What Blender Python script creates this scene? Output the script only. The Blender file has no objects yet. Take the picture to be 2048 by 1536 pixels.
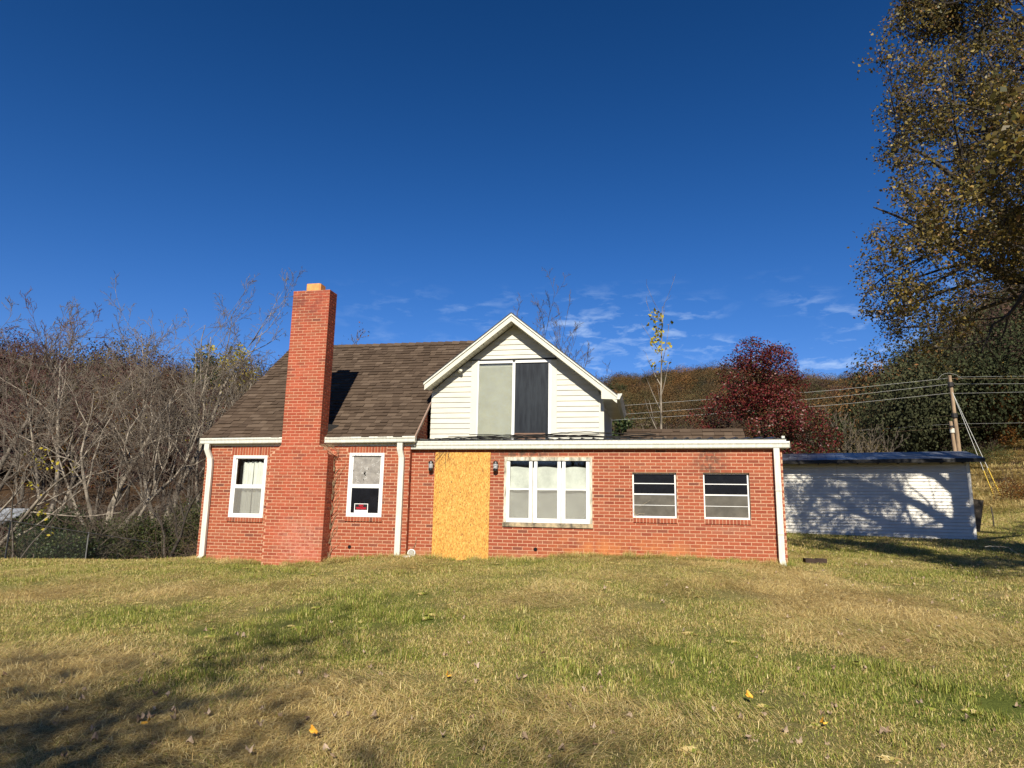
import bpy, math, random
import numpy as np
from mathutils import Matrix, Vector
R = math.radians
rng = np.random.default_rng(7)
scene = bpy.context.scene

# ------------------------------------------------------------------ camera
CAM = np.array([0.0, -13.6277, 0.86298])
TILT, ROLL, YAW, FPX = 0.184221, 0.0181417, -0.198521, 1350.0
Fv = np.array([math.sin(YAW)*math.cos(TILT), math.cos(YAW)*math.cos(TILT), math.sin(TILT)])
R0 = np.array([math.cos(YAW), -math.sin(YAW), 0.0]); U0 = np.cross(R0, Fv)
Rv = R0*math.cos(ROLL) + U0*math.sin(ROLL); Uv = -R0*math.sin(ROLL) + U0*math.cos(ROLL)
cd = bpy.data.cameras.new('camera'); cam = bpy.data.objects.new('camera', cd)
scene.collection.objects.link(cam); scene.camera = cam
cam.matrix_world = Matrix(((Rv[0], Uv[0], -Fv[0], CAM[0]), (Rv[1], Uv[1], -Fv[1], CAM[1]), (Rv[2], Uv[2], -Fv[2], CAM[2]), (0, 0, 0, 1)))
cd.sensor_width = 36; cd.lens = FPX/2048*36; cd.clip_start = 0.1; cd.clip_end = 5000

# ------------------------------------------------------------------ light
SUN_EL, SUN_AZ = 35.0, 7.0           # sun stands behind the viewer, 7 degrees to the right of the facade's normal
sdir = np.array([math.sin(R(SUN_AZ))*math.cos(R(SUN_EL)), -math.cos(R(SUN_AZ))*math.cos(R(SUN_EL)), math.sin(R(SUN_EL))])
world = bpy.data.worlds.new('World'); scene.world = world; world.use_nodes = True
wn = world.node_tree.nodes; wl = world.node_tree.links; wn.clear()
out = wn.new('ShaderNodeOutputWorld'); bg = wn.new('ShaderNodeBackground'); sky = wn.new('ShaderNodeTexSky')
sky.sky_type = 'NISHITA'; sky.sun_disc = False; sky.sun_elevation = R(SUN_EL); sky.sun_rotation = R(180 - SUN_AZ)
sky.altitude = 900; sky.air_density = 1.0; sky.dust_density = 0.0; sky.ozone_density = 4.5
bg.inputs['Strength'].default_value = 0.085
hs = wn.new('ShaderNodeHueSaturation'); hs.inputs['Saturation'].default_value = 1.28
# thin fair-weather clouds low in the sky
tc = wn.new('ShaderNodeTexCoord'); sep = wn.new('ShaderNodeSeparateXYZ')
mp = wn.new('ShaderNodeMapping'); mp.inputs['Scale'].default_value = (9.5, 9.5, 30.0); mp.inputs['Rotation'].default_value = (0.06, 0, 0)
nz = wn.new('ShaderNodeTexNoise'); nz.inputs['Scale'].default_value = 2.4; nz.inputs['Detail'].default_value = 9; nz.inputs['Roughness'].default_value = .6; nz.inputs['Distortion'].default_value = .3
nz2 = wn.new('ShaderNodeTexNoise'); nz2.inputs['Scale'].default_value = .5; nz2.inputs['Detail'].default_value = 2
cr = wn.new('ShaderNodeMapRange'); cr.inputs['From Min'].default_value = .50; cr.inputs['From Max'].default_value = .72
cr2 = wn.new('ShaderNodeMapRange'); cr2.inputs['From Min'].default_value = .42; cr2.inputs['From Max'].default_value = .58
el1 = wn.new('ShaderNodeMapRange'); el1.inputs['From Min'].default_value = .33; el1.inputs['From Max'].default_value = .26
m1 = wn.new('ShaderNodeMath'); m1.operation = 'MULTIPLY'; m2 = wn.new('ShaderNodeMath'); m2.operation = 'MULTIPLY'
m3 = wn.new('ShaderNodeMath'); m3.operation = 'MULTIPLY'; m3.inputs[1].default_value = .45
mix = wn.new('ShaderNodeMixRGB'); mix.inputs['Color2'].default_value = (6.2, 7.6, 9.4, 1)
wl.new(tc.outputs['Generated'], mp.inputs['Vector']); wl.new(mp.outputs['Vector'], nz.inputs['Vector']); wl.new(mp.outputs['Vector'], nz2.inputs['Vector'])
wl.new(tc.outputs['Generated'], sep.inputs[0]); wl.new(sep.outputs['Z'], el1.inputs['Value'])
wl.new(nz.outputs['Fac'], cr.inputs['Value']); wl.new(nz2.outputs['Fac'], cr2.inputs['Value'])
wl.new(cr.outputs[0], m1.inputs[0]); wl.new(el1.outputs[0], m1.inputs[1]); wl.new(m1.outputs[0], m2.inputs[0]); wl.new(cr2.outputs[0], m2.inputs[1])
dv = wn.new('ShaderNodeVectorMath'); dv.operation = 'DOT_PRODUCT'; dv.inputs[1].default_value = (float(R0[0]), float(R0[1]), 0); wl.new(tc.outputs['Generated'], dv.inputs[0])
az_ = wn.new('ShaderNodeMapRange'); az_.inputs['From Min'].default_value = -.32; az_.inputs['From Max'].default_value = .02; wl.new(dv.outputs['Value'], az_.inputs['Value'])
m4 = wn.new('ShaderNodeMath'); m4.operation = 'MULTIPLY'; wl.new(m2.outputs[0], m4.inputs[0]); wl.new(az_.outputs[0], m4.inputs[1]); wl.new(m4.outputs[0], m3.inputs[0]); wl.new(m3.outputs[0], mix.inputs['Fac'])
wl.new(sky.outputs[0], hs.inputs['Color']); tint = wn.new('ShaderNodeMixRGB'); tint.blend_type = 'MULTIPLY'; tint.inputs[0].default_value = 1; tint.inputs[2].default_value = (.96, .775, .94, 1); wl.new(hs.outputs[0], tint.inputs[1]); dk = wn.new('ShaderNodeMapRange'); dk.interpolation_type = 'SMOOTHSTEP'; dk.inputs['From Min'].default_value = .15; dk.inputs['From Max'].default_value = .85; dk.inputs['To Min'].default_value = 1.0; dk.inputs['To Max'].default_value = .60; wl.new(sep.outputs['Z'], dk.inputs['Value'])
dm = wn.new('ShaderNodeMixRGB'); dm.blend_type = 'MULTIPLY'; dm.inputs[0].default_value = 1; wl.new(tint.outputs[0], dm.inputs[1]); wl.new(dk.outputs[0], dm.inputs[2]); wl.new(dm.outputs[0], mix.inputs['Color1']); wl.new(mix.outputs[0], bg.inputs['Color']); wl.new(bg.outputs[0], out.inputs[0])

sd = bpy.data.lights.new('sun', 'SUN'); sun = bpy.data.objects.new('sun', sd); scene.collection.objects.link(sun)
sd.energy = 5.0; sd.angle = R(0.53); sd.color = (1.0, 0.93, 0.80)
sun.rotation_euler = Vector(tuple(sdir)).to_track_quat('Z', 'Y').to_euler()
vs = scene.view_settings; vs.view_transform = 'Standard'; vs.look = 'None'; vs.gamma = 1; vs.exposure = 0.55; vs.use_curve_mapping = False
scene.render.engine = 'CYCLES'; scene.cycles.max_bounces = 6; scene.cycles.transparent_max_bounces = 12

# ------------------------------------------------------------------ helpers
COL = scene.collection
def nt(name):
    m = bpy.data.materials.new(name); m.use_nodes = True
    n = m.node_tree.nodes; n.clear(); o = n.new('ShaderNodeOutputMaterial'); b = n.new('ShaderNodeBsdfPrincipled')
    m.node_tree.links.new(b.outputs[0], o.inputs[0]); return m, n, m.node_tree.links, b, o
def ramp(n, stops, interp='LINEAR'):
    r = n.new('ShaderNodeValToRGB'); r.color_ramp.interpolation = interp
    e = r.color_ramp.elements
    while len(e) < len(stops): e.new(.5)
    for i, (p, c) in enumerate(stops):
        e[i].position = p; e[i].color = (*c, 1)
    return r
def mat(name, col, rough=.7, metal=0, noise=0, nscale=8, bump=0, bscale=60, spec=.3, col2=None, stretch=(1, 1, 1)):
    m, n, l, b, o = nt(name)
    b.inputs['Roughness'].default_value = rough; b.inputs['Metallic'].default_value = metal; b.inputs['Specular IOR Level'].default_value = spec
    b.inputs['Base Color'].default_value = (*col, 1)
    g = n.new('ShaderNodeNewGeometry'); mpn = n.new('ShaderNodeMapping'); mpn.inputs['Scale'].default_value = stretch
    l.new(g.outputs['Position'], mpn.inputs['Vector'])
    if noise:
        t = n.new('ShaderNodeTexNoise'); t.inputs['Scale'].default_value = nscale; t.inputs['Detail'].default_value = 6; t.inputs['Roughness'].default_value = .65
        l.new(mpn.outputs[0], t.inputs['Vector'])
        c2 = col2 or tuple(c*(1-noise) for c in col)
        r = ramp(n, [(.35, c2), (.62, col)]); l.new(t.outputs['Fac'], r.inputs[0]); l.new(r.outputs[0], b.inputs['Base Color'])
    if bump:
        t2 = n.new('ShaderNodeTexNoise'); t2.inputs['Scale'].default_value = bscale; t2.inputs['Detail'].default_value = 4; l.new(mpn.outputs[0], t2.inputs['Vector'])
        bp = n.new('ShaderNodeBump'); bp.inputs['Strength'].default_value = bump; bp.inputs['Distance'].default_value = .01
        l.new(t2.outputs['Fac'], bp.inputs['Height']); l.new(bp.outputs[0], b.inputs['Normal'])
    return m
def mesh_np(name, V, Fq):
    V = np.asarray(V, np.float32); Fq = np.asarray(Fq, np.int32)
    me = bpy.data.meshes.new(name); k = Fq.shape[1]
    me.vertices.add(len(V)); me.vertices.foreach_set('co', V.ravel())
    me.loops.add(Fq.size); me.loops.foreach_set('vertex_index', Fq.ravel())
    me.polygons.add(len(Fq)); me.polygons.foreach_set('loop_start', np.arange(0, Fq.size, k, dtype=np.int32))
    me.update(calc_edges=True); return me
def add(name, me, m=None, parent=None, loc=None, rot=None, **props):
    o = bpy.data.objects.new(name, me); COL.objects.link(o)
    if m is not None and me is not None and not me.materials: me.materials.append(m)
    if parent is not None: o.parent = parent
    if loc is not None: o.location = loc
    if rot is not None: o.rotation_euler = rot
    for k, v in props.items(): o[k] = v
    return o
def thing(name, label, category, loc=(0, 0, 0), rotz=0, group=None):
    o = add(name, None, None, None, loc, (0, 0, rotz), label=label, category=category)
    if group: o['group'] = group
    return o
class MB:
    def __init__(s): s.v = []; s.f = []; s.n = 0
    def raw(s, v, f):
        s.f += [tuple(i+s.n for i in q) for q in f]; s.v += [tuple(p) for p in v]; s.n += len(v); return s
    def box(s, x0, x1, y0, y1, z0, z1):
        v = [(x0, y0, z0), (x1, y0, z0), (x1, y1, z0), (x0, y1, z0), (x0, y0, z1), (x1, y0, z1), (x1, y1, z1), (x0, y1, z1)]
        return s.raw(v, [(0, 3, 2, 1), (4, 5, 6, 7), (0, 1, 5, 4), (1, 2, 6, 5), (2, 3, 7, 6), (3, 0, 4, 7)])
    def prism(s, poly, axis, a, b):
        """poly: 2D points; extruded along axis 'x' (poly in y,z), 'y' (x,z) or 'z' (x,y) from a to b"""
        n = len(poly)
        def p(u, w, t): return {'x': (t, u, w), 'y': (u, t, w), 'z': (u, w, t)}[axis]
        v = [p(u, w, a) for u, w in poly] + [p(u, w, b) for u, w in poly]
        f = [tuple(range(n))[::-1], tuple(range(n, 2*n))] + [(i, (i+1) % n, n+(i+1) % n, n+i) for i in range(n)]
        return s.raw(v, f)
    def tube(s, pts, r, k=8, cap=True):
        pts = [np.array(p, float) for p in pts]; rs = r if hasattr(r, '__len__') else [r]*len(pts)
        v = []; f = []
        for i, p in enumerate(pts):
            t = pts[min(i+1, len(pts)-1)] - pts[max(i-1, 0)]; t /= np.linalg.norm(t)+1e-9
            a = np.cross(t, [0, 0, 1.0] if abs(t[2]) < .9 else [1.0, 0, 0]); a /= np.linalg.norm(a); b = np.cross(t, a)
            for j in range(k):
                th = 2*math.pi*j/k; v.append(p+rs[i]*(a*math.cos(th)+b*math.sin(th)))
        for i in range(len(pts)-1):
            for j in range(k): f.append((i*k+j, i*k+(j+1) % k, (i+1)*k+(j+1) % k, (i+1)*k+j))
        if cap: f += [tuple(range(k))[::-1], tuple(range((len(pts)-1)*k, len(pts)*k))]
        return s.raw(v, f)
    def build(s, name, m=None, parent=None, fix=True, **kw):
        me = bpy.data.meshes.new(name); me.from_pydata(s.v, [], s.f); me.update()
        if fix:
            import bmesh
            bm = bmesh.new(); bm.from_mesh(me); bmesh.ops.recalc_face_normals(bm, faces=bm.faces); bm.to_mesh(me); bm.free()
        return add(name, me, m, parent, **kw)

# ------------------------------------------------------------------ materials
def M_brick():
    m, n, l, b, o = nt('brick_red')
    g = n.new('ShaderNodeNewGeometry'); oi = n.new('ShaderNodeObjectInfo')
    ad = n.new('ShaderNodeMath'); ad.operation = 'ADD'; fr = n.new('ShaderNodeMath'); fr.operation = 'FRACT'
    l.new(g.outputs['Random Per Island'], ad.inputs[0]); l.new(oi.outputs['Random'], ad.inputs[1]); l.new(ad.outputs[0], fr.inputs[0])
    r = ramp(n, [(0, (.23, .054, .028)), (.15, (.28, .064, .031)), (.45, (.315, .078, .036)), (.7, (.34, .088, .041)), (.88, (.31, .096, .050)), (.97, (.24, .068, .037)), (1, (.15, .052, .034))])
    l.new(fr.outputs[0], r.inputs[0])
    # large-scale tone: the older house part is more uniform and redder, fine speckle everywhere
    t = n.new('ShaderNodeTexNoise'); t.inputs['Scale'].default_value = 55; t.inputs['Detail'].default_value = 5; t.inputs['Roughness'].default_value = .7
    mp = n.new('ShaderNodeMapping'); mp.inputs['Scale'].default_value = (1, 1, 2.2); l.new(g.outputs['Position'], mp.inputs[0]); l.new(mp.outputs[0], t.inputs['Vector'])
    rr = ramp(n, [(.3, (.72, .72, .72)), (.7, (1.15, 1.15, 1.15))]); l.new(t.outputs['Fac'], rr.inputs[0])
    mu = n.new('ShaderNodeMixRGB'); mu.blend_type = 'MULTIPLY'; mu.inputs[0].default_value = 1; l.new(r.outputs[0], mu.inputs[1]); l.new(rr.outputs[0], mu.inputs[2])
    last = stains(n, l, g, mu.outputs[0])
    l.new(last, b.inputs['Base Color']); b.inputs['Roughness'].default_value = .82; b.inputs['Specular IOR Level'].default_value = .25
    bp = n.new('ShaderNodeBump'); bp.inputs['Strength'].default_value = .35; bp.inputs['Distance'].default_value = .006; l.new(t.outputs['Fac'], bp.inputs['Height']); l.new(bp.outputs[0], b.inputs['Normal'])
    return m
def stains(n, l, g, col):
    """soot, rust and damp marks that sit on the masonry: soft boxes broken up by noise"""
    sp = n.new('ShaderNodeSeparateXYZ'); l.new(g.outputs['Position'], sp.inputs[0])
    def band(out, lo, hi, soft):
        a = n.new('ShaderNodeMapRange'); a.inputs['From Min'].default_value = lo-soft; a.inputs['From Max'].default_value = lo+soft; l.new(out, a.inputs[0])
        c = n.new('ShaderNodeMapRange'); c.inputs['From Min'].default_value = hi+soft; c.inputs['From Max'].default_value = hi-soft; l.new(out, c.inputs[0])
        d = n.new('ShaderNodeMath'); d.operation = 'MULTIPLY'; l.new(a.outputs[0], d.inputs[0]); l.new(c.outputs[0], d.inputs[1]); return d.outputs[0]
    for (x0, x1, sx, z0, z1, sz, c, k, sc) in [
        (-2.9, -1.9, .25, 1.93, 2.3, .05, (.05, .045, .035), .8, 9), (-3.1, -2.4, .2, 1.75, 2.3, .12, (.09, .07, .045), .45, 9),
        (.95, 1.45, .16, 1.62, 2.3, .1, (.055, .045, .035), .75, 8),
        (1.1, 1.9, .2, .52, .66, .07, (.3, .17, .12), .5, 12),
        (-1.7, .9, .5, -.4, .28, .22, (.50, .19, .06), .85, 3.2), (-4.9, 2.6, .1, -.5, .02, .06, (.42, .19, .08), .7, 5),
        (-7.75, -6.7, .2, 4.9, 5.7, .25, (.10, .03, .03), .6, 7), (-7.9, -6.5, .1, -.5, 5.7, .2, (.50, .085, .045), .3, 2.5),
        (-7.5, -6.55, .2, -.25, .6, .2, (.60, .30, .22), .35, 14), (-9.8, -4.8, .1, -.6, -.2, .06, (.50, .20, .10), .5, 6)]:
        m0 = n.new('ShaderNodeMath'); m0.operation = 'MULTIPLY'; l.new(band(sp.outputs['X'], x0, x1, sx), m0.inputs[0]); l.new(band(sp.outputs['Z'], z0, z1, sz), m0.inputs[1])
        t = n.new('ShaderNodeTexNoise'); t.inputs['Scale'].default_value = sc; t.inputs['Detail'].default_value = 5; t.inputs['Roughness'].default_value = .7; l.new(g.outputs['Position'], t.inputs['Vector'])
        q = n.new('ShaderNodeMapRange'); q.inputs['From Min'].default_value = .38; q.inputs['From Max'].default_value = .6; q.inputs['To Max'].default_value = k; l.new(t.outputs['Fac'], q.inputs[0])
        m1 = n.new('ShaderNodeMath'); m1.operation = 'MULTIPLY'; l.new(m0.outputs[0], m1.inputs[0]); l.new(q.outputs[0], m1.inputs[1])
        mx = n.new('ShaderNodeMixRGB'); mx.inputs[2].default_value = (*c, 1); l.new(m1.outputs[0], mx.inputs[0]); l.new(col, mx.inputs[1]); col = mx.outputs[0]
    return col
def M_mortar():
    m, n, l, b, o = nt('mortar'); g = n.new('ShaderNodeNewGeometry')
    t = n.new('ShaderNodeTexNoise'); t.inputs['Scale'].default_value = 30; t.inputs['Detail'].default_value = 6; l.new(g.outputs['Position'], t.inputs['Vector'])
    r = ramp(n, [(.3, (.40, .225, .135)), (.7, (.58, .355, .23))]); l.new(t.outputs['Fac'], r.inputs[0])
    l.new(stains(n, l, g, r.outputs[0]), b.inputs['Base Color']); b.inputs['Roughness'].default_value = .95; b.inputs['Specular IOR Level'].default_value = .1
    bp = n.new('ShaderNodeBump'); bp.inputs['Strength'].default_value = .5; bp.inputs['Distance'].default_value = .005; l.new(t.outputs['Fac'], bp.inputs['Height']); l.new(bp.outputs[0], b.inputs['Normal'])
    return m
def M_random(name, stops, rough=.85, scale=40, bump=.4, spec=.2, lo=.75, hi=1.2, transl=0, stretch=(1, 1, 1)):
    """colour varies from piece to piece, with a fine speckle"""
    m, n, l, b, o = nt(name)
    g = n.new('ShaderNodeNewGeometry'); oi = n.new('ShaderNodeObjectInfo')
    ad = n.new('ShaderNodeMath'); ad.operation = 'ADD'; fr = n.new('ShaderNodeMath'); fr.operation = 'FRACT'
    l.new(g.outputs['Random Per Island'], ad.inputs[0]); l.new(oi.outputs['Random'], ad.inputs[1]); l.new(ad.outputs[0], fr.inputs[0])
    r = ramp(n, stops); l.new(fr.outputs[0], r.inputs[0])
    t = n.new('ShaderNodeTexNoise'); t.inputs['Scale'].default_value = scale; t.inputs['Detail'].default_value = 5; t.inputs['Roughness'].default_value = .7
    mp = n.new('ShaderNodeMapping'); mp.inputs['Scale'].default_value = stretch; l.new(g.outputs['Position'], mp.inputs[0]); l.new(mp.outputs[0], t.inputs['Vector'])
    rr = ramp(n, [(.3, (lo,)*3), (.7, (hi,)*3)]); l.new(t.outputs['Fac'], rr.inputs[0])
    mu = n.new('ShaderNodeMixRGB'); mu.blend_type = 'MULTIPLY'; mu.inputs[0].default_value = 1; l.new(r.outputs[0], mu.inputs[1]); l.new(rr.outputs[0], mu.inputs[2])
    l.new(mu.outputs[0], b.inputs['Base Color']); b.inputs['Roughness'].default_value = rough; b.inputs['Specular IOR Level'].default_value = spec
    if bump:
        bp = n.new('ShaderNodeBump'); bp.inputs['Strength'].default_value = bump; bp.inputs['Distance'].default_value = .006; l.new(t.outputs['Fac'], bp.inputs['Height']); l.new(bp.outputs[0], b.inputs['Normal'])
    if transl:
        tr = n.new('ShaderNodeBsdfTranslucent'); l.new(mu.outputs[0], tr.inputs[0]); ms = n.new('ShaderNodeMixShader'); ms.inputs[0].default_value = transl
        l.new(b.outputs[0], ms.inputs[1]); l.new(tr.outputs[0], ms.inputs[2]); l.new(ms.outputs[0], o.inputs[0])
    return m
BRICK = M_brick(); MORTAR = M_mortar()
WHITE = mat('white_aluminium', (.66, .655, .57), .38, noise=.22, nscale=9, spec=.4, stretch=(2.5, 2.5, .35))
TRIM = mat('white_vinyl', (.62, .60, .50), .5, noise=.06, nscale=3)
VINYL = mat('cream_vinyl_siding', (.60, .58, .49), .55, noise=.14, nscale=2.2, bump=.1, bscale=25, stretch=(1, 1, 6))
FRAMEW = mat('white_window_frame', (.74, .74, .72), .4, noise=.04, nscale=5)
DARKM = mat('black_metal_roofing', (.018, .018, .02), .4, noise=.3, nscale=6, spec=.5)
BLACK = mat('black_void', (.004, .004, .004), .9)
SHINGLE = M_random('brown_asphalt_shingle', [(0, (.072, .050, .035)), (.4, (.086, .060, .042)), (.75, (.098, .069, .048)), (.95, (.125, .090, .064)), (1, (.078, .055, .039))], .93, 120, .6, .1, .7, 1.25)
FLUE = mat('clay_flue', (.72, .33, .11), .8, noise=.25, nscale=14)
SOOT = mat('dark_flashing', (.03, .028, .026), .6, noise=.3)
STONE = mat('weathered_sill', (.46, .36, .22), .85, noise=.8, nscale=7, col2=(.09, .08, .06), bump=.3)
PEEL = mat('peeling_white_trim', (.68, .64, .52), .8, noise=.7, nscale=11, col2=(.20, .18, .13), bump=.3, stretch=(1, 1, .35))
def M_glass(name, tint=(.02, .022, .026), k=.06, rough=.03):
    m, n, l, b, o = nt(name)
    tr = n.new('ShaderNodeBsdfTransparent'); tr.inputs[0].default_value = (.93, .95, .95, 1); gl = n.new('ShaderNodeBsdfGlossy'); gl.inputs['Roughness'].default_value = rough
    fr = n.new('ShaderNodeFresnel'); fr.inputs[0].default_value = 1.5; ms = n.new('ShaderNodeMixShader'); l.new(fr.outputs[0], ms.inputs[0]); l.new(tr.outputs[0], ms.inputs[1]); l.new(gl.outputs[0], ms.inputs[2]); l.new(ms.outputs[0], o.inputs[0])
    n.remove(b); return m
GLASS = M_glass('window_glass')
def M_panel(name, base, streak, scale, stretch, lo=.45, hi=.75, rough=.3, spec=.5):
    return mat(name, streak, rough, noise=1, nscale=scale, col2=base, stretch=stretch, spec=spec)
DGLASS = M_panel('streaked_dark_glass', (.012, .014, .018), (.026, .031, .037), 2.2, (6, 6, .8), rough=.35, spec=.25)  # dark reflection is put into the pane colour, with paler streaks
BGLASS = mat('black_glass', (.010, .011, .014), .12, noise=.4, nscale=5, spec=.5)
SCREEN = mat('grey_insect_screen', (.115, .105, .085), .7, noise=.35, nscale=5)
BOARDG = mat('scuffed_grey_board', (.30, .28, .25), .6, noise=.6, nscale=9, col2=(.20, .185, .165))
FABRIC = mat('white_curtain', (.80, .78, .70), .9, noise=.15, nscale=3)
FABRIC2 = mat('grey_sheet', (.70, .69, .61), .9, noise=.25, nscale=3.5, bump=.2, bscale=20)
SCREENV = None
def M_screen(name, a):
    m, n, l, b, o = nt(name); b.inputs['Base Color'].default_value = (.30, .285, .25, 1); b.inputs['Roughness'].default_value = .8
    tr = n.new('ShaderNodeBsdfTransparent'); ms = n.new('ShaderNodeMixShader'); ms.inputs[0].default_value = a
    l.new(tr.outputs[0], ms.inputs[1]); l.new(b.outputs[0], ms.inputs[2]); l.new(ms.outputs[0], o.inputs[0]); return m
SHEER = M_screen('sheer_insect_screen', .30)
BLIND = mat('beige_blind', (.46, .44, .35), .7, noise=.12, nscale=3)
BROWNP = mat('brown_kick_plate', (.20, .12, .08), .7, noise=.3, nscale=20)
CABLE = mat('black_cable', (.012, .011, .010), .6)
LAMP_B = mat('black_lantern_metal', (.012, .011, .011), .4, spec=.5)
LAMP_G = mat('cloudy_lantern_glass', (.55, .55, .55), .2, noise=.7, nscale=40, col2=(.08, .08, .09), spec=.6)
PVC = mat('white_plastic', (.78, .77, .72), .35, noise=.2, nscale=10)
PVCG = mat('grey_plastic_cap', (.38, .36, .30), .6, noise=.4, nscale=14)
def M_osb():
    m, n, l, b, o = nt('strand_board'); g = n.new('ShaderNodeNewGeometry')
    cols = []
    t0 = n.new('ShaderNodeTexNoise'); t0.inputs['Scale'].default_value = 3.5; t0.inputs['Detail'].default_value = 3; l.new(g.outputs['Position'], t0.inputs['Vector'])
    last = None
    for i, (rz, sx, sz, sc) in enumerate([(.35, 3.6, 1, 44), (-.55, 3.2, 1, 52), (1.25, 3.6, 1, 48), (-1.1, 3.2, 1, 58)]):
        mp = n.new('ShaderNodeMapping'); mp.inputs['Rotation'].default_value = (0, rz, 0); mp.inputs['Scale'].default_value = (sx, 1, sz); mp.inputs['Location'].default_value = (i*3.1, 0, i*1.7)
        l.new(g.outputs['Position'], mp.inputs[0])
        v = n.new('ShaderNodeTexVoronoi'); v.inputs['Scale'].default_value = sc*.55; l.new(mp.outputs[0], v.inputs['Vector'])
        s = n.new('ShaderNodeSeparateColor'); l.new(v.outputs['Color'], s.inputs[0])
        r = ramp(n, [(0, (.26, .105, .016)), (.25, (.44, .205, .030)), (.6, (.55, .285, .048)), (1, (.70, .43, .11))]); l.new(s.outputs[0], r.inputs[0])
        if last is None: last = r.outputs[0]
        else:
            q = n.new('ShaderNodeMath'); q.operation = 'GREATER_THAN'; q.inputs[1].default_value = .52; l.new(s.outputs[1], q.inputs[0])
            mx = n.new('ShaderNodeMixRGB'); l.new(q.outputs[0], mx.inputs[0]); l.new(last, mx.inputs[1]); l.new(r.outputs[0], mx.inputs[2]); last = mx.outputs[0]
    v = n.new('ShaderNodeTexVoronoi'); v.inputs['Scale'].default_value = 9; l.new(g.outputs['Position'], v.inputs['Vector'])
    q = n.new('ShaderNodeMath'); q.operation = 'LESS_THAN'; q.inputs[1].default_value = .085; l.new(v.outputs['Distance'], q.inputs[0])
    mx = n.new('ShaderNodeMixRGB'); l.new(q.outputs[0], mx.inputs[0]); l.new(last, mx.inputs[1]); mx.inputs[2].default_value = (.25, .11, .03, 1)
    l.new(mx.outputs[0], b.inputs['Base Color']); b.inputs['Roughness'].default_value = .7
    return m
OSB = M_osb()
SIGNB = mat('sign_black', (.01, .01, .01), .5); SIGNW = mat('sign_white', (.8, .8, .76), .5); SIGNR = mat('sign_red', (.62, .012, .03), .5)

# ------------------------------------------------------------------ terrain height
CP = np.array([(-9.7, -.2, -.35), (-8.6, -.3, -.34), (-7.3, -.7, -.34), (-6.2, -.2, -.23), (-4.9, -.1, -.12), (-3.7, -.1, -.17), (-2.2, -.1, -.07), (-.9, -.1, .0), (.8, -.1, .01), (2.5, -.1, -.06),
 (-.87, -9.07, -.74), (-3.9, -9.8, -.80), (2.4, -8.3, -.72), (0, -13.6, -.76), (-7, -14, -.9), (7, -13, -.75), (-3, -4, -.33), (-7, -4.5, -.55), (3, -4, -.36), (-1, -2, -.13), (-8, -2, -.42), (3, -1.5, -.16),
 (7, -4, -.33), (9, 0, -.06), (9.5, 9.2, .22), (4, 10.3, .28), (1.5, 11, .3), (5, 3, .0), (13, 5, .15), (15, 12, .5), (18, 18, 1.3), (24, 22, 2.2), (12, 20, 1.0), (4, 22, .7), (14, -5, -.3), (22, 5, .6),
 (-12, 0, -.5), (-14, 4, -.85), (-16, 2, -.85), (-14.5, 9, -1.0), (-18, 5.5, -1.0), (-21, 4, -1.05), (-15, -5, -.8), (-22, -3, -1.1), (-16.5, 12, -1.72), (-20.5, 8.5, -1.9), (-25, 5.5, -2.1), (-12, 16, -1.7), (-30, 3, -2.3), (-9, 20, -1.4),
 (-5, 14, .1), (-5, 6, .1), (0, 5, .25), (-9, 8, -.5), (-20, 16, -1.2), (-26, 12, -1.3), (-32, 8, -1.6), (-15, 21, -1.0), (-30, -15, -1.4), (30, -10, .3), (0, -25, -.8), (-15, -24, -1.1), (15, -24, -.5), (-34, 28, -1), (34, 30, 4), (0, 34, .6)])
def _U(r2): return .5*r2*np.log(r2+1e-9)
_d = ((CP[:, None, :2]-CP[None, :, :2])**2).sum(-1); _n = len(CP)
_A = np.zeros((_n+3, _n+3)); _A[:_n, :_n] = _U(_d)+np.eye(_n)*.02; _A[:_n, _n] = 1; _A[:_n, _n+1:] = CP[:, :2]; _A[_n, :_n] = 1; _A[_n+1:, :_n] = CP[:, :2].T
_w = np.linalg.solve(_A, np.concatenate([CP[:, 2], np.zeros(3)]))
def S(t): t = np.clip(t, 0, 1); return t*t*(3-2*t)
def G(X, Y):
    X = np.atleast_1d(np.asarray(X, float)); Y = np.atleast_1d(np.asarray(Y, float))
    x = np.clip(X, -34, 34); y = np.clip(Y, -25, 34)
    h = _w[_n] + _w[_n+1]*x + _w[_n+2]*y
    for i in range(_n): h = h + _w[i]*_U((x-CP[i, 0])**2+(y-CP[i, 1])**2)
    dx = X-CAM[0]; dy = Y-CAM[1]; r = np.hypot(dx, dy)
    xr = dx*R0[0]+dy*R0[1]; zf = -dx*R0[1]+dy*R0[0]; ph = np.degrees(np.arctan2(xr, zf))
    wl_ = S((-3-ph)/14)*S((ph+120)/40); wr_ = S((ph-28)/11)*S((120-ph)/40); wf = S((ph+25)/20)*S((75-ph)/25)
    h = h + wl_*(11.5*S((r-36)/95)) + wr_*(13*S((r-38)/60)) + wf*(72*(1-.16*S((ph-17)/9))*S((r-130)/330)) + 40*S((r-160)/400)*(1-wf)
    return h
def at(px, z):
    """ground point seen in the direction of picture column px at depth z"""
    u = (px-1024)/FPX; d = np.array([Fv[0], Fv[1]])/math.cos(TILT); d = d + np.array([R0[0], R0[1]])*u
    return CAM[0]+d[0]*z, CAM[1]+d[1]*z
def gz(x, y): return float(G(x, y)[0])

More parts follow.
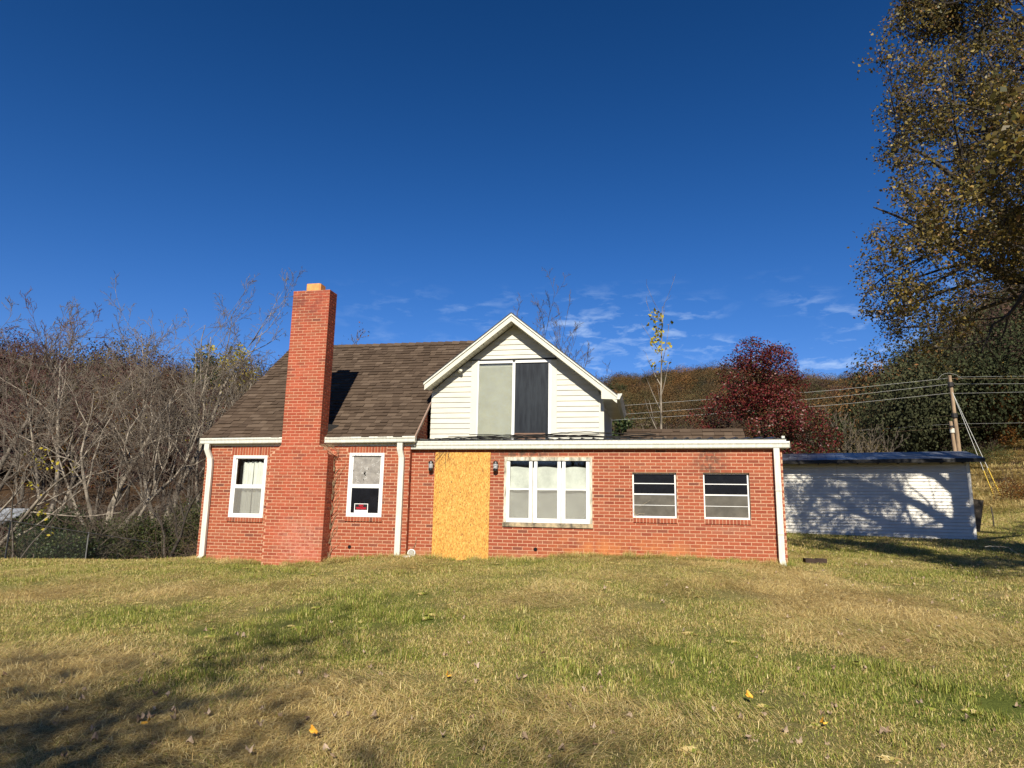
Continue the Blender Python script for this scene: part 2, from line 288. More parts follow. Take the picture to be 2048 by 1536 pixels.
# green / hay mask of the lawn (1 = green)
def vnoise(x, y, s, seed):
    x = x/s+seed*17.3; y = y/s-seed*9.1; xi = np.floor(x); yi = np.floor(y); fx = x-xi; fy = y-yi; fx = fx*fx*(3-2*fx); fy = fy*fy*(3-2*fy)
    def hsh(a, b): v = np.sin(a*127.1+b*311.7+seed*74.7)*43758.5453; return v-np.floor(v)
    return (hsh(xi, yi)*(1-fx)+hsh(xi+1, yi)*fx)*(1-fy)+(hsh(xi, yi+1)*(1-fx)+hsh(xi+1, yi+1)*fx)*fy
_spots = []
def _gp(px, py):   # where a picture point meets the lawn
    d = Fv+Rv*(px-1024)/FPX-Uv*(py-768)/FPX; t = 4.0
    for _ in range(400):
        p = CAM+d*t
        if p[2] < G(p[0], p[1])[0]: break
        t += .05
    return p[0], p[1]
for px, py, rad, v in [(200, 1240, 1.6, .5), (420, 1270, 1.3, .35), (650, 1195, 1.2, .45), (740, 1215, 1.0, .5), (350, 1355, .7, .55), (880, 1310, .6, .3), (1130, 1340, .8, .3), (1500, 1330, 1.6, .35), (1850, 1400, 1.3, .35), (1000, 1135, .9, .3), (1250, 1130, .9, .3), (240, 1140, 2.0, .25), (1900, 1150, 2.5, .3),
    (120, 1190, 1.4, -.55), (330, 1188, 1.3, -.5), (470, 1180, 1.0, -.4), (60, 1320, .9, -.4), (200, 1330, .9, -.4), (930, 1185, 1.0, -.4), (1090, 1195, .8, -.4), (1620, 1160, 1.4, -.45), (1780, 1215, 1.2, -.5), (1930, 1260, 1.0, -.5), (300, 1480, 1.1, -.4), (700, 1450, 1.0, -.35), (1100, 1470, .9, -.35), (100, 1440, .9, -.45), (620, 1380, .7, -.3), (1650, 1280, .8, -.25)]:
    gx, gy = _gp(px, py); _spots.append((gx, gy, rad, v))
def green(x, y):
    m = .50+.55*(vnoise(x, y, 2.3, 1)-.5)+.6*(vnoise(x, y, .8, 2)-.5)+.3*(vnoise(x, y, .3, 3)-.5)
    for gx, gy, rad, v in _spots: m = m+v*np.exp(-(((x-gx)**2)+((y-gy)/1.0)**2)/(2*(rad*.6)**2))
    return np.clip(m, 0, 1)

# ------------------------------------------------------------------ ground sheet
rr_ = np.concatenate([np.linspace(.6, 14, 110), 14*1.03**np.arange(1, 146)]); aa = np.concatenate([np.arange(-52, 52, .4), np.arange(52, 308, 4)])
nr, na = len(rr_), len(aa); A_, B_ = np.meshgrid(np.radians(aa), rr_)
XX = CAM[0]+B_*(np.sin(A_)*R0[0]-np.cos(A_)*R0[1]); YY = CAM[1]+B_*(np.sin(A_)*R0[1]+np.cos(A_)*R0[0])
ZZ = G(XX.ravel(), YY.ravel()); xr_, yr_ = XX.ravel(), YY.ravel()
near = np.exp(-(np.hypot(xr_, yr_-CAM[1])/22)**2)
ZZ = ZZ+near*(.05*(vnoise(xr_, yr_, .9, 5)-.5)+.03*(vnoise(xr_, yr_, .35, 6)-.5))
i0 = (np.arange(nr-1)[:, None]*na+np.arange(na)[None, :]); i1 = np.roll(i0, -1, 1)
gf = np.stack([i0, i1, i1+na, i0+na], -1).reshape(-1, 4)
gme = mesh_np('ground', np.stack([xr_, yr_, ZZ], -1), gf)
ga = gme.attributes.new('g', 'FLOAT', 'POINT'); ga.data.foreach_set('value', green(xr_, yr_).astype(np.float32))
dist_cam = np.hypot(xr_-CAM[0], yr_-CAM[1]); ph_ = (A_.ravel())
wood = np.maximum(S((dist_cam-31)/4), S((dist_cam-24-np.abs(ph_*57.3+18)*0)/3)*(ph_ < R(-20)))
gw = gme.attributes.new('w', 'FLOAT', 'POINT'); gw.data.foreach_set('value', wood.astype(np.float32))
def M_ground():
    m, n, l, b, o = nt('ground'); g = n.new('ShaderNodeNewGeometry')
    a = n.new('ShaderNodeAttribute'); a.attribute_name = 'g'; w = n.new('ShaderNodeAttribute'); w.attribute_name = 'w'
    t = n.new('ShaderNodeTexNoise'); t.inputs['Scale'].default_value = 35; t.inputs['Detail'].default_value = 6; t.inputs['Roughness'].default_value = .75; l.new(g.outputs['Position'], t.inputs['Vector'])
    r1 = ramp(n, [(.3, (.15, .11, .05)), (.7, (.36, .275, .125))]); r2 = ramp(n, [(.3, (.06, .08, .016)), (.7, (.15, .17, .04))])
    l.new(t.outputs['Fac'], r1.inputs[0]); l.new(t.outputs['Fac'], r2.inputs[0])
    mx = n.new('ShaderNodeMixRGB'); l.new(a.outputs['Fac'], mx.inputs[0]); l.new(r1.outputs[0], mx.inputs[1]); l.new(r2.outputs[0], mx.inputs[2])
    t3 = n.new('ShaderNodeTexNoise'); t3.inputs['Scale'].default_value = 1.4; t3.inputs['Detail'].default_value = 9; t3.inputs['Roughness'].default_value = .8; l.new(g.outputs['Position'], t3.inputs['Vector'])
    r3 = ramp(n, [(.3, (.028, .020, .012)), (.5, (.075, .045, .025)), (.7, (.13, .075, .038))]); l.new(t3.outputs['Fac'], r3.inputs[0])
    m2 = n.new('ShaderNodeMixRGB'); l.new(w.outputs['Fac'], m2.inputs[0]); l.new(mx.outputs[0], m2.inputs[1]); l.new(r3.outputs[0], m2.inputs[2])
    l.new(m2.outputs[0], b.inputs['Base Color']); b.inputs['Roughness'].default_value = 1; b.inputs['Specular IOR Level'].default_value = .05
    bp = n.new('ShaderNodeBump'); bp.inputs['Strength'].default_value = .8; bp.inputs['Distance'].default_value = .03; l.new(t.outputs['Fac'], bp.inputs['Height']); l.new(bp.outputs[0], b.inputs['Normal'])
    return m
ground = add('ground', gme, M_ground(), kind='structure')
for pl in gme.polygons: pl.use_smooth = True

# ================================================================== BRICK HOUSE
YW, YL = 0.0, -0.13                    # faces of the addition's wall and of the older house part
house = thing('brick_house', 'red brick house with brown shingle roof, tall chimney and cream gabled dormer', 'house', (-4, 0, 0))
house.location = (0, 0, 0)
bricks = []                            # (parent, origin, axis, w, h, depth): axis 'y' faces -Y, 'x' faces +X
def courses_from(top, bottom, fn):
    z = top; out_ = [top]
    while z > bottom: z -= fn(z); out_.append(z)
    return out_
pit = lambda z: .0632 if z > 1.05 else .0672
J = .0125
def lay(parent, x0, x1, zs, yf, holes=(), phase=0.0, pitch=.2032, axis='y', clip=None, keep=None):
    """running bond on the plane y = yf (axis y) or x = yf (axis x)"""
    for k in range(len(zs)-1):
        zt, zb = zs[k]-J*.5, zs[k+1]+J*.5
        zm = (zt+zb)/2
        blocked = sorted([(a, b) for a, b, c, d in holes if c < zm < d])
        segs = []; a = x0
        for h0, h1 in blocked:
            if h0 > a: segs.append((a, min(h0, x1)))
            a = max(a, h1)
        if a < x1: segs.append((a, x1))
        for s0, s1 in segs:
            if s1-s0 < .015: continue
            off = phase+(.5*pitch if k % 2 else 0)
            i = math.floor((s0-x0-off)/pitch); 
            while True:
                a = x0+off+i*pitch; b = a+pitch
                if a >= s1: break
                aa_, bb_ = max(a+J*.5, s0+(J*.2 if s0 > x0 else 0)), min(b-J*.5, s1-(J*.2 if s1 < x1 else 0))
                if bb_-aa_ > .025:
                    if not (keep and not keep((aa_+bb_)/2, zm)):
                        bricks.append((parent, aa_, zb, yf, bb_-aa_, zt-zb, axis))
                i += 1
def soldiers(parent, x0, x1, z0, z1, yf, w=.0677):
    n_ = max(1, round((x1-x0)/w)); w = (x1-x0)/n_
    for i in range(n_): bricks.append((parent, x0+i*w+J*.5, z0+J*.4, yf, w-J, z1-z0-J*.8, 'y'))

HL = [(-8.965, -8.137, .498, 2.125), (-6.22, -5.432, .563, 2.13)]
wall = MB()
def wall_with_holes(mb, x0, x1, z0, z1, y0, y1, holes):
    xs = sorted({x0, x1, *[h[0] for h in holes], *[h[1] for h in holes]}); 
    for a, b in zip(xs[:-1], xs[1:]):
        hz = [(h[2], h[3]) for h in holes if h[0] <= a+1e-6 and h[1] >= b-1e-6]
        zc = z0
        for c, d in sorted(hz):
            if c > zc: mb.box(a, b, y0, y1, zc, c)
            zc = d
        if zc < z1: mb.box(a, b, y0, y1, zc, z1)
    return mb
W1 = (-8.965, -8.137, .598, 1.935); W2 = (-6.22, -5.432, .663, 1.995)
main_wall = wall_with_holes(MB(), -9.65, -4.87, -1.0, 2.30, YL+.0035, YL+.22, [W1, W2]).build('wall', MORTAR, house)
T3 = (-2.867, -1.075, .617, 1.925); J1 = (-.288, .558, .757, 1.632); J2 = (1.062, 1.915, .757, 1.636); DOOR = (-4.22, -3.29, -.3, 1.93)
add_wall = wall_with_holes(MB(), -4.87, 2.527, -1.0, 2.20, YW+.0035, YW+.2, [T3, J1, J2, DOOR]).build('wall', MORTAR, house)
# older part
z1 = courses_from(2.29, -.95, lambda z: .0647 if z > .95 else .0672)
lay(main_wall, -9.65, -4.87, z1, YL, [(-8.965, -8.137, .498, 1.935), (-9.02, -8.09, 1.935, 2.13), (-6.22, -5.432, .563, 1.995), (-6.27, -5.39, 1.995, 2.16), (-7.80, -6.61, -1, 1.95)])
soldiers(main_wall, -9.02, -8.09, 1.937, 2.13, YL-.001); soldiers(main_wall, -6.27, -5.39, 1.997, 2.16, YL-.001)
soldiers(main_wall, -8.985, -8.125, .500, .596, YL-.028); soldiers(main_wall, -6.24, -5.41, .565, .661, YL-.028)
MB().box(-8.98, -8.13, YL-.02, YL+.1, .503, .593).build('sill_bed', MORTAR, main_wall); MB().box(-6.235, -5.415, YL-.02, YL+.1, .568, .658).build('sill_bed', MORTAR, main_wall)
# return face of the older part where it stands proud of the addition
lay(main_wall, YL+.001, YW+.004, z1[::2], -4.866, axis='x')
# addition
hsA = [2.144, 2.081, 2.018, 1.95, 1.887, 1.824, 1.761, 1.698, 1.634, 1.571, 1.508, 1.446, 1.383, 1.32, 1.255, 1.191, 1.129, 1.065, 1.001, .936, .871, .805, .742, .674, .607, .539, .474, .407, .34, .274, .206, .139, .071, 0.]
hsA += [-.067*i for i in range(1, 13)]
lay(add_wall, -4.868, 2.527, hsA, YW, [T3, (-2.88, -1.06, .535, .7), (-.288, .558, .657, 1.632), (1.062, 1.915, .657, 1.636), (-4.30, -3.21, -.3, 1.98)], phase=.06)
soldiers(add_wall, -.283, .552, .660, .755, YW-.022, .0655); soldiers(add_wall, 1.072, 1.907, .660, .755, YW-.022, .0655)
MB().box(-.28, .55, YW-.015, YW+.1, .663, .752).build('sill_bed', MORTAR, add_wall); MB().box(1.075, 1.905, YW-.015, YW+.1, .663, .752).build('sill_bed', MORTAR, add_wall)
# brick cheek between the rake and the dormer, facing +X
PITCH = R(42); TP = math.tan(PITCH); EY, EZ = -.25, 2.345
def roofz(y): return EZ+(y-EY)*TP
cheek = MB().prism([(-.12, 2.25), (.66, 2.25), (.66, roofz(.66)-.05), (-.12, roofz(-.12)-.05)], 'x', -4.95, -4.775).build('side_wall', MORTAR, house)
zc = courses_from(3.3, 2.28, lambda z: .0647)
lay(cheek, -.1, .655, zc, -4.768, axis='x', keep=lambda y, z: z < roofz(y-.09)-.09)

# chimney
chim = MB().box(-7.869, -6.547, YL-.3565, YL+.1, -1.0, 1.93)
CT = 5.55
chim.box(-7.626, -6.759, YL-.3565, YL-.007+.0, 1.93, CT-.02)
chim.raw([(-7.865, YL-.353, 1.93), (-7.622, YL-.353, 2.14), (-7.622, YL+.0, 2.14), (-7.865, YL+.0, 1.93)], [(0, 1, 2, 3)])
chim.raw([(-6.551, YL-.353, 1.93), (-6.763, YL-.353, 2.14), (-6.763, YL+.0, 2.14), (-6.551, YL+.0, 1.93)], [(3, 2, 1, 0)])
chim.raw([(-7.865, YL-.353, 1.93), (-7.622, YL-.353, 1.93), (-7.622, YL-.353, 2.14)], [(0, 1, 2)]); chim.raw([(-6.551, YL-.353, 1.93), (-6.763, YL-.353, 1.93), (-6.763, YL-.353, 2.14)], [(2, 1, 0)])
chimney = chim.build('chimney', MORTAR, house)
zc1 = courses_from(1.95, -.95, lambda z: .0645 if z > .95 else .0672)
lay(chimney, -7.873, -6.543, zc1, YL-.36, phase=.03)
lay(chimney, YL-.36+.001, YL-.005, zc1, -6.543, axis='x', pitch=.2)
zc2 = courses_from(CT, 1.95, lambda z: .0648)
lay(chimney, -7.63, -6.755, [z for z in zc2 if z > 2.1]+[2.1], YL-.36, phase=.09, pitch=.2045)
lay(chimney, -7.873, -6.543, [2.1, 2.025, 1.95], YL-.36, keep=lambda x, z: (-7.63-(x+.0) < (2.14-z)*1.0-.03) if x < -7.63 else ((x+6.755) < (2.14-z)*1.0-.03 if x > -6.755 else True))
lay(chimney, YL-.36+.001, YL-.012, zc2[:-1], -6.755, axis='x', pitch=.2)
MB().prism([(-7.63, YL-.36), (-6.755, YL-.36), (-6.755, YL-.008), (-7.63, YL-.008)], 'z', CT-.022, CT-.002).build('cap', MORTAR, chimney)
fl = MB(); fx0, fx1, fy0, fy1 = -7.352, -7.008, YL-.335, YL-.06; fl.prism([(fx0+.03, fy0), (fx1-.03, fy0), (fx1, fy0+.03), (fx1, fy1-.03), (fx1-.03, fy1), (fx0+.03, fy1), (fx0, fy1-.03), (fx0, fy0+.03)], 'z', CT-.01, 5.715)
fl.build('flue', FLUE, chimney)
fk = MB(); fk.prism([(-6.763, YL-.02), (-6.60, YL+.18), (-6.763, YL+.22)], 'z', 2.37, 2.62); fk.build('flashing', SOOT, house)

# all bricks: the 300 that show largest are parts, the rest one joined piece for each wall
def brick_verts(w, h, dp, c=.0028):
    v = [(0, c, 0), (w, c, 0), (w, c, h), (0, c, h), (c, 0, c), (w-c, 0, c), (w-c, 0, h-c), (c, 0, h-c), (0, dp, 0), (w, dp, 0), (w, dp, h), (0, dp, h)]
    f = [(4, 5, 6, 7), (0, 1, 5, 4), (1, 2, 6, 5), (2, 3, 7, 6), (3, 0, 4, 7), (8, 9, 1, 0), (9, 10, 2, 1), (10, 11, 3, 2), (11, 8, 0, 3)]
    return np.array(v), f
def brick_place(spec):
    par, a, zb, pl_, w, h, ax = spec
    j = float(np.clip(rng.normal(0, .0009), -.0018, .0018))
    return (a, pl_+j, zb, 0.0) if ax == 'y' else (pl_-j, a, zb, math.pi/2)
def px_area(s):
    a, zb, pl_, w, h, ax = s[1:]
    p = np.array([a, pl_, zb]) if ax == 'y' else np.array([pl_, a, zb])
    z = (p-CAM)@Fv; vis = 1.0 if ax == 'y' else .08
    if zb < -.3: vis *= .1
    return w*h*vis/z**2
order = sorted(range(len(bricks)), key=lambda i: -px_area(bricks[i])); single = set(order[:300])
cache = {}; bulk = {}
for i, s in enumerate(bricks):
    x, y, z, rz = brick_place(s); w, h = s[4], s[5]
    if i in single:
        key = (round(w, 3), round(h, 3))
        if key not in cache:
            v, f = brick_verts(key[0], key[1], .03); me = bpy.data.meshes.new('brick'); me.from_pydata([tuple(p) for p in v], [], f); me.materials.append(BRICK); cache[key] = me
        add('brick', cache[key], None, s[0], (x, y, z))
    else:
        v, f = brick_verts(w, h, .02)
        if s[6] == 'x': v = np.stack([-v[:, 1], v[:, 0], v[:, 2]], -1)
        bulk.setdefault(s[0].name, (s[0], MB()))[1].raw(v+np.array([x, y, z]), f)
for par, mb in bulk.values(): mb.build('brickwork', BRICK, par, fix=False, kind='stuff')

# ---------------------------------------------------------------- main roof
RY, RZ = 2.86, EZ+(2.86-EY)*TP
XL0, XL1, XR0 = -9.72, -9.50, -4.765
deck = MB(); dz = .03
deck.raw([(XL0, EY+.02, EZ-dz), (XR0, EY+.02, EZ-dz), (XR0, RY, RZ-dz), (XL1, RY, RZ-dz), (XL0, EY+.02, EZ-dz-.12), (XR0, EY+.02, EZ-dz-.12), (XR0, RY, RZ-dz-.12), (XL1, RY, RZ-dz-.12)],
         [(0, 1, 2, 3), (7, 6, 5, 4), (0, 4, 5, 1), (2, 6, 7, 3), (0, 3, 7, 4), (1, 5, 6, 2)])
deck.raw([(XR0, .82, roofz(.82)-dz), (-2.9, RY, RZ-dz), (XR0, RY, RZ-dz)], [(0, 1, 2)])
roof = deck.build('roof', SOOT, house)
LS = (RY-EY)/math.cos(PITCH)
cs, sn = math.cos(PITCH), math.sin(PITCH)
tabs = []
def shingle_field(x_lo, x_hi, length, n_c, xlim=None):
    ex = length/n_c
    for k in range(n_c):
        s0 = k*ex; x = x_lo(s0)-rng.uniform(0, .25)
        while x < x_hi(s0):
            w = rng.choice([.14, .17, .2, .24]); thick = rng.choice([.012, .018, .028]); drop = rng.choice([0, 0, .014])
            a, b = max(x, x_lo(s0)), min(x+w-.004, x_hi(s0))
            if b-a > .03: tabs.append((a, b, s0-drop, s0+ex+.01, thick))
            x += w
shingle_field(lambda s: XL0+(XL1-XL0)*s/LS-.01, lambda s: XR0+.02 if s*cs < .95 else XR0+.02+min(1.7, (s*cs-.95)*.80), LS, 32)
def tab_mesh(t):
    a, b, s0, s1, th = t; w = b-a; L = s1-s0
    # local frame: x along eave, y up the slope, z out of the roof; the butt end is thick
    v = [(0, 0, .002), (w, 0, .002), (w, 0, .004+th), (0, 0, .004+th), (0, L, .002), (w, L, .002)]
    return v, [(3, 2, 5, 4), (0, 1, 2, 3), (0, 3, 4), (2, 1, 5)]
def tab_place(t, ey=EY, ez=EZ): return (t[0], ey+t[2]*cs, ez-dz+t[2]*sn)
def tab_z(t): p = np.array(tab_place(t)); return (t[1]-t[0])/((p-CAM)@Fv)**2
hid = lambda t: (-7.62 < t[0] and t[1] < -6.75 and t[2] < 4)
order = sorted([i for i, t in enumerate(tabs) if not hid(t)], key=lambda i: -tab_z(tabs[i]))[:300]; single = set(order)
mb = MB(); tcache = {}
for i, t in enumerate(tabs):
    if i in single:
        key = (round(t[1]-t[0], 2), round(t[3]-t[2], 3), t[4])
        if key not in tcache:
            v, f = tab_mesh((0, key[0], 0, key[1], key[2])); me = bpy.data.meshes.new('shingle'); me.from_pydata(v, [], f); me.materials.append(SHINGLE); tcache[key] = me
        o = add('shingle', tcache[key], None, roof, tab_place(t)); o.rotation_euler = (PITCH, 0, 0)
    else:
        v, f = tab_mesh(t); v = np.array(v); p = tab_place(t)
        mb.raw(np.stack([v[:, 0]+p[0], p[1]+v[:, 1]*cs-v[:, 2]*sn, p[2]+v[:, 1]*sn+v[:, 2]*cs], -1), f)
mb.build('shingles', SHINGLE, roof, fix=False, kind='stuff')
rc = MB()
for i in range(27):
    a = XL1-.02+i*.2
    rc.raw([(a, RY-.10, RZ-.075), (a+.205, RY-.10, RZ-.085), (a+.205, RY+.01, RZ+.012), (a, RY+.01, RZ+.028), (a+.205, RY+.12, RZ-.085), (a, RY+.12, RZ-.075)], [(0, 1, 2, 3), (3, 2, 4, 5), (0, 3, 5)])
rc.build('ridge_cap', SHINGLE, roof, fix=False)
# rear slope and body of the house behind
MB().raw([(XL1, RY, RZ-.03), (-3.2, RY, RZ-.03), (-3.2, 6.2, 2.35), (-9.65, 6.2, 2.35)], [(0, 1, 2, 3)]).build('rear_roof', SHINGLE, house)
MB().box(-9.62, -.95, 5.6, 5.8, -1.2, 2.5).build('wall', BRICK, house)
MB().prism([(YL+.23, -1.2), (5.6, -1.2), (5.6, 2.6), (RY, RZ-.2), (YL+.23, 2.34)], 'x', -9.63, -9.45).build('side_wall', BRICK, house)
# rake trim on the right edge of the roof
MB().raw([(XR0+.02, EY, EZ-.05), (XR0+.045, EY, EZ-.05), (XR0+.045, .95, roofz(.95)-.05), (XR0+.02, .95, roofz(.95)-.05), (XR0+.02, EY, EZ+.0), (XR0+.045, EY, EZ+.0), (XR0+.045, .95, roofz(.95)+.0), (XR0+.02, .95, roofz(.95)+.0)],
         [(0, 1, 2, 3), (7, 6, 5, 4), (0, 4, 5, 1), (2, 6, 7, 3), (1, 5, 6, 2), (0, 3, 7, 4)]).build('rake_trim', mat('brown_rake_metal', (.30, .20, .15), .4), house)

# ---------------------------------------------------------------- gutters, fascia, downspouts
def gutter_profile(yf, z0, z1, d=.12):
    h = z1-z0
    return [(yf+d, z0), (yf+.03, z0), (yf+.018, z0+h*.12), (yf+.016, z0+h*.55), (yf+.002, z0+h*.72), (yf, z0+h*.86), (yf+.004, z1), (yf+.02, z1), (yf+.018, z0+h*.86), (yf+.03, z0+h*.6), (yf+.035, z0+.012), (yf+d, z0+.012)]
def gutter(name, x0, x1, yf, za, zb, d=.12, par=house, capl=True):
    g_ = MB()
    pr = gutter_profile(yf, 0, .125, d); n_ = len(pr)
    v = [(x0, u, w+za) for u, w in pr]+[(x1, u, w+zb) for u, w in pr]
    g_.raw(v, [(i, (i+1) % n_, n_+(i+1) % n_, n_+i) for i in range(n_)])
    for x, z in ((x0, za), (x1, zb)):
        g_.box(x-.004, x+.004, yf+.001, yf+d, z+.001, z+.127)
    return g_.build(name, WHITE, par)
gutter('gutter', -9.745, -7.64, -.27, 2.180, 2.200); gutter('gutter', -6.75, -4.735, -.27, 2.195, 2.215)
MB().box(-9.72, -7.64, -.148, -.136, 2.14, 2.33).box(-6.745, -4.76, -.148, -.136, 2.14, 2.33).build('fascia', TRIM, house)
MB().box(-9.74, -7.64, -.215, -.15, 2.318, 2.326).box(-6.745, -4.75, -.215, -.15, 2.322, 2.330).build('drip_edge', WHITE, house)
gutter('gutter', -4.935, 2.65, -.125, 2.075, 2.105, .112)
MB().box(-4.75, 2.60, -.075, -.012, 2.215, 2.272).build('fascia', WHITE, house)
MB().box(2.52, 2.575, -.09, -.04, 2.272, 2.335).build('roof_end_cap', WHITE, house)
def spout(name, pts, w=.085, d=.06):
    mb = MB(); n_ = len(pts); v = []; f = []
    for i, p in enumerate(pts):
        for sx, sy in ((-1, -1), (1, -1), (1, 1), (-1, 1)): v.append((p[0]+sx*w/2, p[1]+sy*d/2, p[2]))
    for i in range(n_-1):
        for j in range(4): f.append((i*4+j, i*4+(j+1) % 4, i*4+4+(j+1) % 4, i*4+4+j))
    f.append((0, 1, 2, 3)); f.append(tuple(range(4*n_-4, 4*n_))[::-1]); mb.raw(v, f); return mb.build(name, WHITE, house)
ds = spout('downspout', [(-9.575, -.225, 2.18), (-9.575, -.225, 2.06), (-9.50, -.19, 1.86), (-9.485, -.185, 1.70), (-9.47, -.185, -.22), (-9.53, -.20, -.29), (-9.60, -.24, -.335)], .115)
MB().tube([(-9.60, -.275, -.335), (-9.63, -.285, -.335)], .04, 10).build('outlet', BLACK, ds)
spout('downspout', [(-5.06, -.225, 2.20), (-5.06, -.225, 2.06), (-5.03, -.185, 1.90), (-5.03, -.18, 1.75), (-5.03, -.18, -.3)], .115)
spout('downspout', [(2.41, -.085, 2.10), (2.41, -.10, 1.9), (2.405, -.11, .05), (2.43, -.13, -.10), (2.47, -.19, -.20)], .105)
MB().box(2.35, 2.46, -.145, -.05, 1.30, 1.32).box(2.35, 2.46, -.15, -.06, .50, .52).build('strap', WHITE, house)

# ---------------------------------------------------------------- metal roof over the addition
mr = MB().raw([(-4.74, -.09, 2.276), (2.60, -.09, 2.292), (2.60, 1.6, 2.44), (-4.74, 1.6, 2.42), (-4.74, -.09, 2.262), (2.60, -.09, 2.277), (2.60, 1.6, 2.40), (-4.74, 1.6, 2.38)],
              [(0, 1, 2, 3), (7, 6, 5, 4), (0, 4, 5, 1), (1, 5, 6, 2), (2, 6, 7, 3), (3, 7, 4, 0)]).build('metal_roof', DARKM, house)
for i in range(33):
    x = -4.70+i*.2286; 
    if x > 2.6: break
    MB().prism([(x-.03, 0), (x-.015, .026), (x+.015, .026), (x+.03, 0)], 'y', 0, 1.7).build('rib', DARKM, mr, loc=(0, -.10, 2.277+.0022*(x+4.7))).rotation_euler = (R(4.6), 0, 0)
MB().box(-4.87, 2.5, .2, .3, -1.0, 2.2).build('dark_room_sheet', BLACK, house)  # black sheet stands in for the unlit rooms behind the addition's openings
MB().box(2.40, 2.52, .2, 5.6, -1.0, 2.25).build('side_wall', BRICK, house)
# low shingled roof at the back right
low = MB(); LY0, LZ0, LL = 1.15, 2.33, .5
low.raw([(-.62, LY0, LZ0), (2.06, LY0, LZ0), (2.03, LY0+LL*cs, LZ0+LL*sn), (-.36, LY0+LL*cs, LZ0+LL*sn), (2.0, 5.6, 2.3), (-.2, 5.6, 2.3), (-.62, LY0, LZ0-.1), (2.06, LY0, LZ0-.1)], [(0, 1, 2, 3), (3, 2, 4, 5), (0, 6, 7, 1), (1, 7, 4, 2), (0, 3, 5, 6)])
lowr = low.build('roof', SOOT, house)
tabs = []; shingle_field(lambda s: -.62+.26*s/LL, lambda s: 2.06-.03*s/LL, LL, 4)
mb = MB()
for t in tabs:
    v, f = tab_mesh(t); v = np.array(v); p = (t[0], LY0+t[2]*cs, LZ0+t[2]*sn)
    mb.raw(np.stack([v[:, 0]+p[0], p[1]+v[:, 1]*cs-v[:, 2]*sn, p[2]+v[:, 1]*sn+v[:, 2]*cs], -1), f)
mb.build('shingles', SHINGLE, lowr, fix=False, kind='stuff')

# ---------------------------------------------------------------- dormer
DY, FY = .65, .32                       # siding plane, fascia plane
AX, AZ = -2.848, 5.09                   # outer apex
SLl, SLr = (5.09-3.595)/(4.772-2.851), (5.09-3.241)/(2.851-.582)
def rz_(x): return AZ-(AX-x)*SLl if x < AX else AZ-(x-AX)*SLr
DW0, DW1 = -4.70, -.885
dorm = MB().prism([(DW0, 2.2), (DW1, 2.2), (DW1, rz_(DW1)-.17), (AX, AZ-.19), (DW0, rz_(DW0)-.16)], 'y', DY+.03, DY+.15)
dorm.prism([(DW1-.1, 2.2), (DW1, 2.2), (DW1, rz_(DW1)-.17), (DW1-.1, rz_(DW1)-.12)], 'y', DY+.15, 4.2)
dormer = dorm.build('dormer', TRIM, house)
def clipseg(z, x0, x1):   # siding under the soffit
    z = z+.16
    lo = AX-(AZ-z)/SLl; hi = AX+(AZ-z)/SLr
    return max(x0, lo), min(x1, hi)
zb = 2.486-.1165*3; 
while zb < 4.95:
    zt = zb+.1165
    spans = [(DW0+.0, -3.79), (-1.885, -.975)] if zb < 4.13-.02 else [(DW0, -.975)]
    for a, b in spans:
        a0, b0 = clipseg(zb, a, b); a1, b1 = clipseg(zt, a, b)
        if b0-a0 < .05: continue
        if b1 < a1: a1 = b1 = (a0+b0)/2
        z0_ = max(zb, 4.145) if (spans[0][1] == -.975 and zb < 4.145) else zb
        MB().raw([(a0, DY-.016, z0_), (b0, DY-.016, z0_), (b1, DY+.0, zt), (a1, DY+.0, zt), (a0, DY+.012, z0_), (b0, DY+.012, z0_), (b1, DY+.012, zt), (a1, DY+.012, zt)],
                 [(0, 1, 2, 3), (7, 6, 5, 4), (0, 4, 5, 1), (2, 6, 7, 3), (1, 5, 6, 2), (0, 3, 7, 4)]).build('siding_board', VINYL, dormer)
    zb = zt
MB().box(-.975, -.872, DY-.02, DY+.03, 2.3, rz_(-.9)-.19).build('corner_trim', TRIM, dormer)
MB().box(-3.79, -3.648, DY-.022, DY+.02, 2.3, 4.115).box(-2.0, -1.883, DY-.022, DY+.02, 2.3, 4.09).build('window_trim', TRIM, dormer)
MB().box(-3.80, -1.88, DY-.03, DY+.02, 4.118, 4.142).build('head_trim', SOOT, dormer)
# dormer roof planes, fascia and soffit panels
dr = MB(); YE = 3.6
for sgn, xe, sl in ((-1, -4.80, SLl), (1, -.57, SLr)):
    ze = AZ-abs(AX-xe)*sl
    dr.raw([(AX, FY-.03, AZ+.018), (xe, FY-.03, ze+.018), (xe, YE, ze+.018), (AX, YE, AZ+.018), (AX, FY-.03, AZ-.004), (xe, FY-.03, ze-.004), (xe, YE, ze-.004), (AX, YE, AZ-.004)],
           [(0, 1, 2, 3), (7, 6, 5, 4), (0, 4, 5, 1), (2, 6, 7, 3), (1, 5, 6, 2)])
dr.build('dormer_roof', DARKM, dormer)
fa = MB(); a_ = AX
def strip(x0, x1, t0, t1, y0, y1, mb):
    z0, z1 = rz_(x0), rz_(x1)
    mb.raw([(x0, y0, z0-t1), (x1, y0, z1-t1), (x1, y0, z1-t0), (x0, y0, z0-t0), (x0, y1, z0-t1), (x1, y1, z1-t1), (x1, y1, z1-t0), (x0, y1, z0-t0)], [(0, 1, 2, 3), (7, 6, 5, 4), (0, 4, 5, 1), (2, 6, 7, 3), (1, 5, 6, 2), (0, 3, 7, 4)]); return mb
MBx = MB(); strip(-4.772, AX, .062, .175, FY, FY+.02, MBx); strip(AX, -.585, .062, .175, FY, FY+.02, MBx); MBx.build('fascia', TRIM, dormer)
